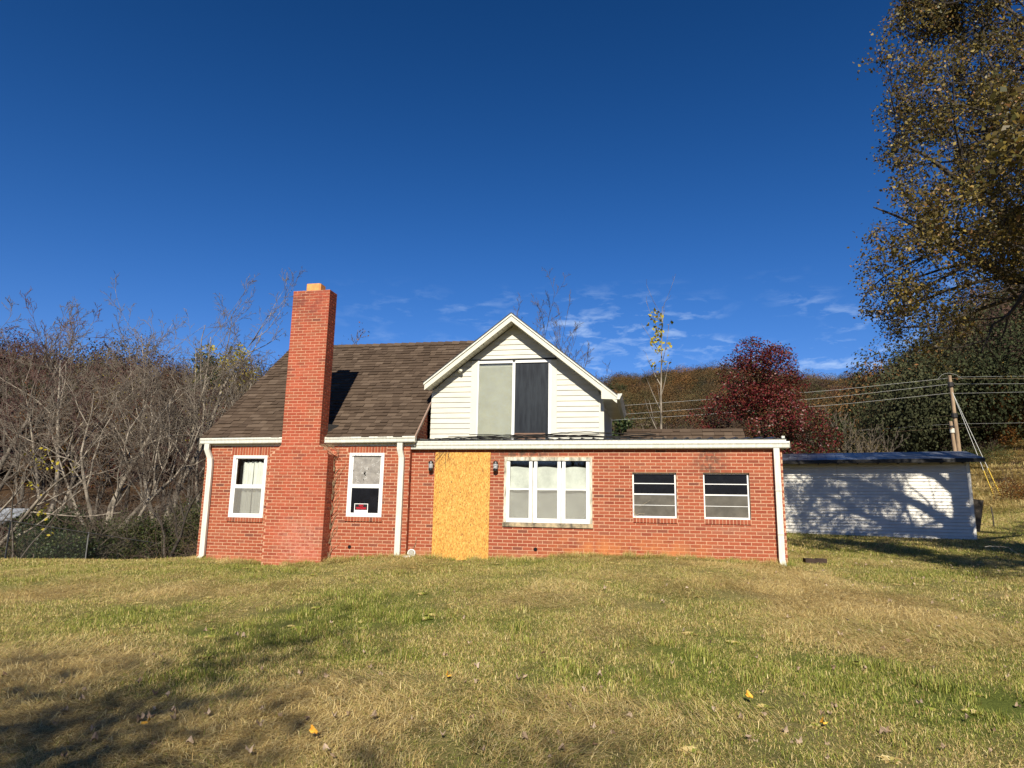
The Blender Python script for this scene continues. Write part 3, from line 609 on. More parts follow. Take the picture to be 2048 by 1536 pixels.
MBx = MB(); strip(-4.79, AX, .003, .048, FY-.022, FY+.01, MBx); strip(AX, -.575, .003, .048, FY-.022, FY+.01, MBx); MBx.build('rake_trim', WHITE, dormer)
xs = -4.74
while xs < AX-.02:
    x1_ = min(xs+.105, AX); strip(xs+.004, x1_-.004, .158, .17, FY+.02, DY-.0, MB()).build('soffit_panel', TRIM, dormer); xs += .105
xs = AX
while xs < -.92:
    x1_ = min(xs+.105, -.9); strip(xs+.004, x1_-.004, .158, .17, FY+.02, DY-.0, MB()).build('soffit_panel', TRIM, dormer); xs += .105
# boxed eave end, side soffit and side gutter on the right
MB().prism([(-.905, 3.165), (-.60, 3.15), (-.60, 3.255), (-.905, rz_(-.905)-.05)], 'y', FY-.005, FY+.03).build('eave_box', TRIM, dormer)
MB().box(-.88, -.60, FY+.03, 3.4, 3.15, 3.165).build('side_soffit', mat('aluminium_soffit', (.55, .55, .48), .3, noise=.25, nscale=2, metal=.35), dormer)
MB().box(-.61, -.598, FY+.0, 3.4, 3.14, 3.25).build('side_fascia', TRIM, dormer)
g2 = MB(); pr = [(x, z) for x, z in [(-.592, 3.150), (-.53, 3.150), (-.52, 3.165), (-.505, 3.21), (-.482, 3.24), (-.475, 3.272), (-.485, 3.272), (-.50, 3.24), (-.52, 3.21), (-.592, 3.165)]]
g2.prism(pr, 'y', FY-.01, 3.3); g2.prism([(-.592, 3.150), (-.53, 3.150), (-.505, 3.21), (-.475, 3.272), (-.592, 3.262)], 'y', FY-.014, FY-.004); g2.build('gutter', WHITE, dormer)
MB().tube([(-4.05, .55, 3.86), (-4.0, .5, 3.885)], .035, 10).build('eave_light', TRIM, dormer)
MB().tube([(-4.66, .62, 3.47), (-4.1, .61, 3.93), (-3.6, .61, 4.31), (-3.0, .61, 4.78), (-2.86, .6, 4.87)], .008, 5).build('wire', CABLE, dormer)
# sliding window of the dormer
dw = MB()
for b_ in [(-3.648, -3.618, 2.3, 4.108), (-2.06, -2.0, 2.3, 4.10), (-2.86, -2.80, 2.3, 4.06)]: dw.box(b_[0], b_[1], DY-.028, DY+.02, b_[2], b_[3])
dw.box(-3.618, -2.86, DY-.028, DY+.02, 4.045, 4.10); dw.box(-2.80, -2.06, DY-.028, DY+.02, 4.045, 4.10)
dwin = dw.build('window', FRAMEW, house, label='wide sliding window in the dormer with one blind and one dark pane')
MB().box(-3.618, -2.86, DY+.008, DY+.012, 2.3, 4.045).build('pane', GLASS, dwin)
MB().box(-2.80, -2.06, DY+.0, DY+.006, 2.497, 4.045).build('pane', DGLASS, dwin)
MB().box(-2.795, -2.13, DY-.006, DY+.006, 2.3, 2.495).build('kick_plate', BROWNP, dwin)
MB().box(-2.125, -2.06, DY-.004, DY+.006, 2.3, 2.495).build('pane', DGLASS, dwin)
bl = MB(); z = 2.32
while z < 3.97: bl.raw([(-3.615, DY+.020, z), (-2.863, DY+.020, z), (-2.863, DY+.027, z+.024), (-3.615, DY+.027, z+.024)], [(0, 1, 2, 3)]); z += .0215
bl.box(-3.615, -2.863, DY+.027, DY+.029, 2.3, 4.0)
bl.build('blind', BLIND, dwin, fix=False, kind='stuff')

# ---------------------------------------------------------------- double-hung windows on the older part
def sash_window(x0, x1, z0, z1, zm, yf, fw=.062, top='glass', label=None):
    w = MB()
    w.box(x0, x0+fw, yf-.012, yf+.05, z0, z1).box(x1-fw, x1, yf-.012, yf+.05, z0, z1).box(x0+fw, x1-fw, yf-.012, yf+.05, z0, z0+fw).box(x0+fw, x1-fw, yf-.012, yf+.05, z1-fw, z1)
    o = w.build('window', FRAMEW, house)
    if label: o['label'] = label
    s = MB(); a, b = x0+fw, x1-fw; t = .028
    s.box(a, b, yf+.004, yf+.04, zm-.022, zm+.022)
    for (c, d, y) in ((z0+fw, zm-.022, yf+.008), (zm+.022, z1-fw, yf+.018)):
        s.box(a, a+t, y, y+.02, c, d).box(b-t, b, y, y+.02, c, d).box(a+t, b-t, y, y+.02, c, c+t*.8).box(a+t, b-t, y, y+.02, d-t*.5, d)
    s.build('sash', FRAMEW, o)
    return o, a+t, b-t
w1, a, b = sash_window(W1[0]+.002, W1[1]-.002, W1[2], W1[3], 1.258, YL, label='white double-hung window with pale curtains behind')
MB().box(a, b, YL+.028, YL+.031, 1.28, 1.86).build('pane', GLASS, w1); MB().box(a, b, YL+.018, YL+.021, .68, 1.235).build('pane', GLASS, w1)
MB().box(a, b, YL+.012, YL+.013, .68, 1.235).build('insect_screen', SHEER, w1)
w2, a, b = sash_window(W2[0]+.002, W2[1]-.002, W2[2], W2[3], 1.295, YL, .058, label='white double-hung window with a scuffed grey upper pane and a red and black warning sign')
MB().box(a, b, YL+.026, YL+.031, 1.315, 1.93).build('pane', BOARDG, w2, label='cloudy scratched grey upper pane'); MB().box(a, b, YL+.018, YL+.021, .74, 1.27).build('pane', BGLASS, w2)
sc = MB()
for i in range(34):
    x = rng.uniform(a+.05, b-.05); z = rng.uniform(1.38, 1.88); L = rng.uniform(.02, .09); th = rng.uniform(-1, 1.2)
    sc.raw([(x, YL+.0245, z), (x+L*math.cos(th), YL+.0245, z+L*math.sin(th)), (x+L*math.cos(th), YL+.0245, z+L*math.sin(th)+.004), (x, YL+.0245, z+.004)], [(0, 1, 2, 3)])
sc.build('scratches', SIGNW, w2, fix=False, kind='stuff')
ch = MB()
for x, z, q in [(-5.86, 1.59, .012), (-5.87, 1.56, .016), (-5.85, 1.53, .01), (-5.79, 1.66, .007), (-6.13, 1.62, .009), (-5.52, 1.60, .009), (-5.885, 1.43, .008)]: ch.box(x-q, x+q, YL+.021, YL+.0235, z-q*1.3, z+q*1.3)
for i in range(22): x = W2[0]+.03+rng.uniform(0, .73); z = 1.975-rng.uniform(0, .03); q = rng.uniform(.002, .007); ch.box(x-q, x+q, YL-.0135, YL-.0125, z-q, z+q)
ch.build('chips', BLACK, w2, fix=False, kind='stuff')
# curtains (a fabric wave)
def drape(name, x0, x1, z0, z1, y, amp, wl, m, label, lean=0, phase=0, cat='curtain'):
    nx, nz_ = 60, 14; V = []; Fc = []
    for j in range(nz_):
        v_ = j/(nz_-1)
        for i in range(nx):
            u = i/(nx-1); x = x0+(x1-x0)*u; z = z0+(z1-z0)*v_+(.012*math.sin(u*17) if j == nz_-1 else 0)
            V.append((x+lean*(v_-.5)*0, y+amp*math.sin(2*math.pi*(x+lean*v_)/wl+phase+.6*math.sin(v_*2+x*5)), z))
    for j in range(nz_-1):
        for i in range(nx-1): Fc.append((j*nx+i, j*nx+i+1, (j+1)*nx+i+1, (j+1)*nx+i))
    o = MB().raw(V, Fc).build(name, m, fix=False, label=label, category=cat)
    for p in o.data.polygons: p.use_smooth = True
    return o
drape('curtain', -8.78, -8.515, .60, 1.80, YL+.11, .018, .11, FABRIC, 'pale curtain panel in the window beside the left downspout, nearer that downspout')
drape('curtain', -8.50, -8.20, .60, 1.80, YL+.105, .016, .13, FABRIC, 'pale curtain panel in the window beside the left downspout, nearer the chimney', phase=1.7)
MB().box(-8.9, -8.2, YL+.195, YL+.2, .55, 1.97).box(-6.2, -5.4, YL+.195, YL+.2, .6, 2.0).build('dark_room_sheet', BLACK, house)  # black sheets put in as the darkness of the rooms behind
# sign
sg = thing('warning_sign', 'red and black no trespassing sign behind the window right of the chimney', 'sign', (-5.90, YL+.012, .745))
MB().box(-.152, .152, 0, .004, 0, .19).build('panel', SIGNW, sg); MB().box(-.138, .138, -.0015, 0, .058, .178).build('black_field', SIGNB, sg); 
def text(s, size, x, z, parent, m, sx=1):
    cu = bpy.data.curves.new('lettering', 'FONT'); cu.body = s; cu.size = size; cu.align_x = 'CENTER'; cu.align_y = 'CENTER'; cu.extrude = .0004; cu.offset = .0012
    t_ = bpy.data.objects.new('tmp', cu); COL.objects.link(t_); bpy.context.view_layer.update(); me = bpy.data.meshes.new_from_object(t_.evaluated_get(bpy.context.evaluated_depsgraph_get())); bpy.data.objects.remove(t_); o = bpy.data.objects.new('lettering', me); COL.objects.link(o); o.parent = parent; o.location = (x, -.003, z); o.rotation_euler = (R(90), 0, 0); o.scale = (sx, 1, 1); me.materials.clear(); me.materials.append(m); return o
text('NO', .062, 0, .148, sg, SIGNR); text('TRESPASSING', .062, 0, .092, sg, SIGNR, .62)

# ---------------------------------------------------------------- triple window of the addition
tw = MB(); x0, x1, z0, z1 = T3
tw.box(x0, x0+.05, YW-.012, YW+.07, z0, z1).box(x1-.05, x1, YW-.012, YW+.07, z0, z1).box(x0+.05, x1-.05, YW-.012, YW+.07, z1-.07, z1)
tw3 = tw.build('window', PEEL, house, label='wide three-part window in a weathered peeling frame with a pale sheet behind')
MB().box(-2.885, -1.062, YW-.03, YW+.05, .532, .615).build('sill', STONE, tw3)
for k, (a, b) in enumerate([(-2.815, -2.283), (-2.249, -1.705), (-1.676, -1.128)]):
    q = .066; u = MB(); zt = 1.85; zb_ = .618; zm = 1.28
    u.box(a, a+q, YW-.02, YW+.03, zb_, zt-.012).box(b-q, b, YW-.02, YW+.03, zb_, zt-.012).box(a+q, b-q, YW-.008, YW+.03, zb_, zb_+.055).box(a+q, b-q, YW-.0, YW+.03, zb_+.057, zb_+.085).box(a+q, b-q, YW-.004, YW+.03, zm-.015, zm+.015)
    uo = u.build('sash', FRAMEW, tw3)
    MB().box(a+q, b-q, YW+.018, YW+.021, zm+.015, zt).build('pane', GLASS, tw3); MB().box(a+q, b-q, YW+.010, YW+.013, zb_+.085, zm-.015).build('pane', GLASS, tw3)
    MB().box(a+q, b-q, YW+.004, YW+.005, zb_+.085, zm-.015).build('insect_screen', SHEER, tw3)
MB().box(-2.82, -1.12, YW+.19, YW+.195, .5, 1.95).build('dark_room_sheet', BLACK, tw3)  # darkness of the room behind the sheet, given as a black panel
drape('sheet_curtain', -2.815, -1.13, .6, 1.725, YW+.075, .012, .5, FABRIC2, 'creased grey white sheet hung across inside the wide three-part window', lean=.35)

# ---------------------------------------------------------------- two awning windows
MB().box(-.3, 1.95, YW+.17, YW+.19, .7, 1.7).build('dark_room_sheet', BLACK, house)  # room darkness behind both awning windows, put in as black colour
for (x0, x1, z0, z1), lab in ((J1, 'white aluminium awning window with a dead twig in its lower corner'), (J2, 'white aluminium awning window nearest the right downspout')):
    y = YW+.065; f = .026
    u = MB().box(x0, x0+f, y, y+.04, z0, z1).box(x1-f-.012, x1-.012, y, y+.04, z0, z1).box(x0+f, x1-f-.012, y, y+.04, z0, z0+.035).box(x0+f, x1-f-.012, y, y+.04, z1-.03, z1)
    u.box(x0+f, x1-f-.012, y-.006, y+.04, 1.198, 1.225)
    u.box(x0+f, x1-f-.012, y+.004, y+.03, 1.412, 1.428)
    wo = u.build('window', FRAMEW, house, label=lab); a, b = x0+f, x1-f-.012
    MB().box(a, b, y+.004, y+.012, .995, 1.005).build('glazing_bar', FRAMEW, wo)
    for c, d in ((1.428, z1-.03), (1.225, 1.412)): MB().box(a, b, y+.012, y+.016, c, d).build('pane', BGLASS, wo)
    for c, d in ((1.005, 1.198), (z0+.035, .995)): MB().box(a, b, y+.008, y+.010, c, d).build('pane', SCREEN, wo, label='grey screened lower pane')
    MB().prism([(x0-.01, y+.05), (x1+.01, y+.05), (x1+.01, y+.1), (x0-.01, y+.1)], 'z', z0-.02, z1+.02).build('dark_room_block', BLACK, wo)  # added black block, the unlit inside behind the frame
# boarded door
MB().box(-4.352, -3.163, YW-.016, YW-.003, -.30, 2.02).build('door_board', OSB, house, label='yellow strand board sheet nailed over the doorway')
sw = MB()
for z in (1.42, 1.20, .96, .55, .12, -.08):
    for x in (-4.23, -3.98, -3.78, -3.55): 
        sw.box(x-.006, x+.006, YW-.0175, YW-.0155, z-.008+rng.uniform(-.02, .02), z+.008)
sw.build('screws', SOOT, house, fix=False, kind='stuff')
# lanterns
for k, x in enumerate((-4.42, -3.04)):
    ln = MB().box(-.035, .035, -.02, .0, -.10, .07).build('lantern', LAMP_B, house, loc=(x, YW-.002, 1.74), label=('black wall lantern on the downspout side of the strand board', 'black wall lantern between the strand board and the wide window')[k])
    MB().box(-.012, .012, -.07, -.02, .05, .07).tube([(0, -.075, .045), (0, -.075, .085)], [.06, .045], 12).tube([(0, -.075, .085), (0, -.075, .105)], [.045, .012], 12).build('lamp_cap', LAMP_B, ln)
    MB().tube([(0, -.075, -.055), (0, -.075, .045)], [.045, .052], 12).build('lamp_glass', LAMP_G, ln)
    MB().tube([(0, -.075, -.125), (0, -.075, -.10), (0, -.075, -.055)], [.02, .05, .052], 12).build('lamp_base', LAMP_B, ln)
# round holes in the brickwork
for x, y, z in ((-6.10, YL, .045), (-2.204, YW, .098)):
    MB().tube([(x, y-.006, z), (x, y+.01, z)], .038, 14).build('vent_hole', BLACK, house)
# cable bundle lying along the edge of the metal roof
cb = thing('cable_bundle', 'tangled black cables lying along the edge of the metal roof', 'cable', (0, 0, 0))
for k in range(7):
    pts = []; x = -4.4+k*.15
    while x < -.2+k*.1: pts.append((x, .02+.05*math.sin(x*1.3+k)+.02*k/3, 2.312+.012*k*(1+.5*math.sin(x*2+k*1.7))+.02*max(0, math.sin((x+3)*1.2))+rng.uniform(-.006, .006))); x += .12
    MB().tube(pts, .009, 5).build('strand', CABLE, cb)
# pipe fittings on the ground by the middle downspout
pf = thing('plastic_pipe_cover', 'round grey plastic cap leaning on the brick wall by the middle downspout', 'pipe cap', (-4.73, -.16, -.045))
MB().tube([(0, .03, 0), (0, -.02, .008)], .082, 20).build('rim', PVC, pf); MB().tube([(0, -.021, .008), (0, -.026, .009)], .066, 20).build('disc', PVCG, pf)
pe = thing('pipe_fitting', 'short white plastic pipe end lying in the grass by the middle downspout', 'pipe', (-4.80, -.30, -.13))
MB().tube([(.06, .04, 0), (-.03, -.06, 0)], .05, 16).build('pipe', PVC, pe); MB().tube([(-.032, -.062, 0), (-.033, -.063, 0)], .03, 12).build('opening', SOOT, pe)
# dead vines
DEAD = mat('dead_vine', (.30, .22, .13), .9, noise=.4, nscale=20)
def vine(name, label, starts, seedv, m=DEAD):
    r_ = np.random.default_rng(seedv); mb = MB()
    for p, d, L, rad in starts:
        p = np.array(p, float); d = np.array(d, float); pts = [p.copy()]
        for _ in range(int(L/.05)):
            d = d+r_.normal(0, .22, 3)*np.array([1, .25, 1]); d /= np.linalg.norm(d); p = p+d*.05; pts.append(p.copy())
        mb.tube(pts, np.linspace(rad, rad*.4, len(pts)), 4)
    return mb.build(name, m, fix=False, label=label, category='vine')
vine('dead_vine', 'dried vine stems climbing the dark side of the chimney and over its shoulder', [((-6.535, -.16-.012*i, -.2+.3*j), (0, 0, 1), .55, .007) for i in range(4) for j in range(7)]+[((-6.75+.03*i, -.45, 2.15), (.7, .3, -.6), .35, .006) for i in range(9)]+[((-6.52, -.15, .3+.25*i), (.1, 0, .6), .2, .005) for i in range(6)], 3)
vine('dead_vine', 'thin bare twigs hanging from the gutter above the lantern beside the boarded door', [((-4.25+.03*i, -.03, 2.03), (-.8+.12*i, -.05, -.75), .38+.03*(i % 3), .0035) for i in range(8)], 5, mat('grey_twig', (.12, .09, .07), .9))
vine('dead_vine', 'dry stalk of a weed caught in the lower corner of the awning window', [((-.25, YW+.03, .80), (.3, 0, .8), .5, .003), ((-.24, YW+.03, .80), (.8, 0, .25), .2, .003), ((-.23, YW+.03, .79), (.1, 0, .6), .3, .0025), ((-.16, YW+.03, .98), (.8, 0, .5), .25, .002)], 8, mat('pale_twig', (.5, .42, .27), .9))
vine('dead_vine', 'thin dry vine in the corner where the older wall stands proud of the addition', [((-4.845, -.015, -.15), (0, 0, 1), 1.0, .009), ((-4.84, -.02, -.15), (.05, 0, 1), .8, .007)], 9)

# ================================================================== TREES
class Tubes:
    def __init__(s): s.V = []; s.F = []; s.n = 0
    def poly(s, P, rad, k):
        P = np.asarray(P); rad = np.asarray(rad); m_ = len(P)
        T = np.gradient(P, axis=0); T /= np.linalg.norm(T, axis=1)[:, None]+1e-9
        up = np.where(np.abs(T[:, 2:3]) < .9, np.array([[0, 0, 1.]]), np.array([[1., 0, 0]]))
        a = np.cross(T, up); a /= np.linalg.norm(a, axis=1)[:, None]+1e-9; b = np.cross(T, a)
        th = 2*np.pi*np.arange(k)/k
        ring = P[:, None]+rad[:, None, None]*(a[:, None]*np.cos(th)[None, :, None]+b[:, None]*np.sin(th)[None, :, None])
        s.V.append(ring.reshape(-1, 3)); i = np.arange(m_-1)[:, None]*k; j = np.arange(k)[None]
        f = np.stack([i+j, i+(j+1) % k, i+k+(j+1) % k, i+k+j], -1).reshape(-1, 4)+s.n
        s.F.append(f); s.n += m_*k
    def mesh(s, name): return mesh_np(name, np.concatenate(s.V), np.concatenate(s.F))
def grow(rg, trunks, depth, ratio=.62, nchild=(5, 4, 4, 3), wob=.10, up=.05, ang=(35, 60), rmin=.006, seg=.0, droop=0, k0=8, tips=None, start=.3, thin=2, okf=None):
    """trunks: list of (base, dir, length, radius); returns trunk tubes (thick) and twig tubes (thin)"""
    thick, twigs = Tubes(), Tubes(); tips = [] if tips is None else tips
    stack = [(np.array(b, float), np.array(d, float)/np.linalg.norm(d), L, r, 0) for b, d, L, r in trunks]
    while stack:
        p, d, L, r, lv = stack.pop(); n_ = max(4, int(8-lv)) if lv < 3 else 4; P = [p]; D = [d]
        for i in range(n_):
            d = d+rg.normal(0, wob*(1+.3*lv), 3)+np.array([0, 0, up*(1 if lv < 3 else .6)-droop*lv]); d = d/np.linalg.norm(d); P.append(P[-1]+d*L/n_); D.append(d)
            if okf is not None and lv <= 1 and i > 0 and not okf(P[-1]+d*.3): n_ = i+1; break
        re = r*(.14 if lv == 0 else .3); rad = np.linspace(r, re, n_+1)
        (thick if lv < thin else twigs).poly(P, np.maximum(rad, rmin), k0 if lv == 0 else (5 if lv == 1 else 3))
        if lv < depth:
            nc = nchild[min(lv, len(nchild)-1)]
            for c in range(nc+int(rg.integers(0, 2))):
                t = start+(1-start)*(c+rg.uniform(0, .9))/nc if lv == 0 else .2+.8*(c+rg.uniform(0, .9))/nc
                t = min(t, .99); q = t*n_; i = int(q); pos = P[i]+(P[min(i+1, n_)]-P[i])*(q-i); dd = D[i]
                a = math.radians(rg.uniform(*ang)); az = rg.uniform(0, 2*math.pi)
                o1 = np.cross(dd, [0, 0, 1.]); o1 = o1/(np.linalg.norm(o1)+1e-6) if np.linalg.norm(o1) > .05 else np.array([1., 0, 0]); o2 = np.cross(dd, o1)
                nd = dd*math.cos(a)+(o1*math.cos(az)+o2*math.sin(az))*math.sin(a)
                if okf is not None and lv >= 0 and not okf(pos+nd*L*ratio*.8): continue
                stack.append((pos, nd/np.linalg.norm(nd), L*ratio*rg.uniform(.75, 1.15)*(1.15-.45*t), max(rmin, (r+(re-r)*t)*.62), lv+1))
        else: tips.append((P[-1], d)); tips.append((P[len(P)//2], d))
        if okf is not None and 0 < lv < depth: tips.append((P[-1], d)); tips.append((P[-2], d))
    return thick, twigs, tips
def leaves(rg, C_, size, n_per=1, spread=.2, jitter=.35, flat=None, droop=.0, cen=None, bias=1.0):
    C_ = np.repeat(np.asarray(C_), n_per, 0); N = len(C_); C_ = C_+rg.normal(0, spread, (N, 3))
    n_ = rg.normal(0, 1, (N, 3)); n_[:, 2] += .4
    if cen is not None: q_ = C_-cen; q_ /= np.linalg.norm(q_, axis=1)[:, None]+1e-9; n_ = n_*.8+q_*bias*1.5
    n_ /= np.linalg.norm(n_, axis=1)[:, None]
    a = np.cross(n_, rg.normal(0, 1, (N, 3))); a /= np.linalg.norm(a, axis=1)[:, None]+1e-9; b = np.cross(n_, a)
    s_ = size*rg.uniform(1-jitter, 1+jitter, N)[:, None]
    v = np.stack([C_-a*s_*.5, C_+b*s_*.33+n_*s_*.12-a*s_*.05, C_+a*s_*.5-n_*s_*.05, C_-b*s_*.33+n_*s_*.12-a*s_*.05], 1).reshape(-1, 3)
    return v, np.arange(N*4).reshape(-1, 4)
BARK = mat('grey_bark', (.17, .145, .115), .95, noise=.6, nscale=5, bump=.6, bscale=30, stretch=(1, 1, .4))
BARKP = mat('pale_bark', (.34, .29, .225), .95, noise=.7, nscale=3, col2=(.055, .045, .034), bump=.4, bscale=20, stretch=(1, 1, .5))
BARKD = mat('dark_bark', (.075, .062, .05), .95, noise=.5, nscale=6, bump=.6, bscale=25, stretch=(1, 1, .35))
TWIG = mat('brown_twigs', (.095, .066, .046), .95, noise=.3, nscale=1)
TWIGP = mat('grey_twigs', (.19, .155, .118), .95, noise=.3, nscale=1)
TWIGR = mat('russet_twigs', (.12, .066, .054), .95, noise=.3, nscale=1)
RUST = M_random('rust_leaves', [(0, (.10, .035, .012)), (.3, (.19, .07, .018)), (.6, (.25, .115, .025)), (.85, (.13, .10, .028)), (1, (.07, .035, .02))], .75, 3, 0, .2, .7, 1.2, .3)
YELLOW = M_random('yellow_leaves', [(0, (.42, .33, .03)), (.5, (.58, .46, .05)), (1, (.25, .26, .04))], .7, 3, 0, .2, .8, 1.2, .4)
OAKL = M_random('oak_leaves', [(0, (.08, .055, .022)), (.25, (.13, .095, .028)), (.5, (.095, .092, .028)), (.7, (.21, .155, .038)), (.86, (.34, .25, .055)), (.94, (.30, .15, .06)), (1, (.055, .062, .022))], .5, 2, 0, .35, .8, 1.2, .32)
PEARL = M_random('red_leaves', [(0, (.085, .012, .016)), (.3, (.17, .017, .023)), (.5, (.14, .026, .022)), (.68, (.045, .045, .015)), (.85, (.20, .05, .028)), (1, (.032, .048, .015))], .45, 2, 0, .4, .8, 1.2, .25)
PURP = M_random('purple_leaves', [(0, (.07, .025, .03)), (.5, (.12, .045, .04)), (1, (.16, .075, .05))], .8, 2, 0, .2, .8, 1.2, .3)
GREENL = M_random('dark_green_leaves', [(0, (.022, .04, .012)), (.4, (.035, .06, .018)), (.75, (.06, .08, .022)), (1, (.10, .11, .03))], .5, 2, 0, .35, .8, 1.2, .25)
SHRUBL = M_random('shrub_leaves', [(0, (.03, .05, .012)), (.4, (.065, .085, .022)), (.75, (.10, .11, .03)), (1, (.12, .085, .035))], .6, 2, 0, .3, .8, 1.2, .3)

def tree(name, label, px, z, trunks, depth, bark, twm, seedv, group=None, leaf=None, cat='tree', sink=.15, **kw):
    x, y = at(px, z); h = gz(x, y)-sink; rg = np.random.default_rng(seedv)
    t = thing(name, label, cat, (x, y, h), 0, group)
    th, tw, tips = grow(rg, trunks, depth, **kw)
    add('trunk', th.mesh('trunk'), bark, t)
    if tw.n: add('crown', tw.mesh('crown'), twm, t)
    if leaf:
        m, size, n_per, spread, frac = leaf; T = np.array([p for p, d in tips]); T = T[rg.random(len(T)) < frac]
        if len(T): v, f = leaves(rg, T, size, n_per, spread); add('foliage', mesh_np('foliage', v, f), m, t)
    return t
def fan(rg, n_, L, r, lean=.5, spread=.35, bias=(0, 0)):
    o = []
    for i in range(n_):
        a = 2*math.pi*(i+rg.uniform(-.3, .3))/n_; o.append(((math.cos(a)*spread, math.sin(a)*spread, 0), (math.cos(a)*lean+bias[0], math.sin(a)*lean+bias[1], 1), L*rg.uniform(.8, 1.1), r*rg.uniform(.7, 1.1)))
    return o
def dirp(dx, dz, dy=0):   # direction given across the view / up / away
    return (R0[0]*dx+Fv[0]*dy, R0[1]*dx+Fv[1]*dy, dz)
rg = np.random.default_rng(11)
# --- left wood: individual bare trees in front of the slope
tree('bare_tree', 'large pale multi-stemmed bare tree spreading over the chain link fence towards the brick house', 235, 31,
     [((0, 0, 0), dirp(.9, 1.0, -.1), 7.2, .14), ((.1, 0, 0), dirp(.25, 1.2, .1), 8.6, .14), ((-.2, 0, 0), dirp(-.35, 1.2), 7.4, .11), ((-.3, .1, 0), dirp(-.8, 1.1, .2), 6.4, .10), ((.2, .1, 0), dirp(1.3, .75, -.1), 6.6, .11), ((0, 0, 0), dirp(.02, 1, -.3), 6, .08)],
     4, BARKP, TWIGP, 21, nchild=(6, 4, 4, 3), wob=.13, up=.07, ratio=.60, ang=(25, 55), rmin=.008)
tree('bare_tree', 'tall slender pale bare tree rising behind the big multi-stemmed one', 345, 36, [((0, 0, 0), dirp(.05, 1), 13.2, .16), ((.2, 0, 0), dirp(.28, 1), 11, .12), ((-.2, 0, 0), dirp(-.2, 1), 11.5, .11)], 4, BARKP, TWIGP, 22, nchild=(9, 4, 4, 3), wob=.07, up=.06, ratio=.42, ang=(25, 50), rmin=.008)
tree('bare_tree', 'bare grey tree leaning out beside the shingle roof of the brick house', 430, 34, [((0, 0, 0), dirp(.3, 1), 8.5, .13), ((0, 0, 0), dirp(-.2, 1), 7.5, .1)], 4, BARKP, TWIGP, 23, nchild=(8, 4, 4, 3), wob=.1, up=.06, ratio=.5, ang=(25, 50), rmin=.008)
tree('bare_tree', 'pale trunked tree with thin reddish twigs left of the big bare tree', 120, 34, [((0, 0, 0), dirp(.05, 1), 9, .15), ((.2, 0, 0), dirp(.3, 1), 8, .1), ((-.2, 0, 0), dirp(-.3, 1), 8, .1)], 4, BARKP, TWIGR, 24, nchild=(8, 5, 4, 3), wob=.08, up=.05, ratio=.48, ang=(25, 50), rmin=.009)
tree('bare_tree', 'bare tree with many upswept grey branches at the very edge above the red shed', -20, 38, [((0, 0, 0), dirp(.25, 1), 10.5, .2), ((0, 0, 0), dirp(.55, 1), 9, .13), ((0, 0, 0), dirp(-.2, 1), 10, .14)], 4, BARK, TWIGP, 25, nchild=(9, 5, 4, 3), wob=.07, up=.04, ratio=.48, ang=(22, 45), rmin=.010)
tree('bare_tree', 'low leaning bare trunk bending out over the red shed', -60, 24, [((0, 0, 0), dirp(1.0, .62), 6.2, .12), ((0, 0, 0), dirp(1.0, .9), 5, .08)], 4, BARKP, TWIG, 26, nchild=(6, 4, 4, 2), wob=.09, up=.05, ratio=.5, ang=(25, 60), rmin=.006)
tree('bare_tree', 'small crooked dark bare tree between the big pale tree and the house wall', 360, 27, [((0, 0, 0), dirp(.35, 1), 4.6, .08), ((0, 0, 0), dirp(.9, .5), 3.6, .07), ((0, 0, 0), dirp(-.4, 1), 4.2, .06)], 4, BARKD, TWIG, 27, nchild=(5, 4, 3, 2), wob=.16, up=.03, ratio=.6, ang=(30, 60), rmin=.006)
wt = [(60, 46, 12.5, 31), (160, 48, 13, 32), (255, 52, 14.5, 33), (345, 50, 13.5, 34), (425, 47, 12, 35), (500, 52, 13, 36), (560, 46, 11.5, 37), (10, 52, 15, 38), (210, 42, 10, 39), (300, 43, 10.5, 40), (390, 41, 9.5, 41), (100, 41, 10, 42), (480, 42, 9.5, 43), (545, 55, 14.5, 44), (610, 52, 14, 45)]
for i, (px, z, H, sd_) in enumerate(wt):
    r_ = np.random.default_rng(sd_)
    lf = ((RUST, PURP, OAKL)[sd_ % 3], .09, 5, .3, .3) if sd_ in (31, 32, 34, 36, 42, 39, 43, 44) else ((YELLOW, .10, 4, .3, .06) if sd_ in (35, 33) else None)
    tree('bare_tree', 'twiggy bare tree of the brown wood on the slope behind the chain link fence', px, z, [((0, 0, 0), dirp(r_.uniform(-.1, .1), 1), H*.66, .13), ((.1, 0, 0), dirp(r_.uniform(-.35, .35), 1), H*.55, .08)], 3, BARK, [TWIG, TWIGR, TWIGP][i % 3], sd_, 'trees of the brown wood behind the fence', leaf=lf, nchild=(14, 7, 5), wob=.07, up=.06, ratio=.42, ang=(25, 50), rmin=.010, start=.25)
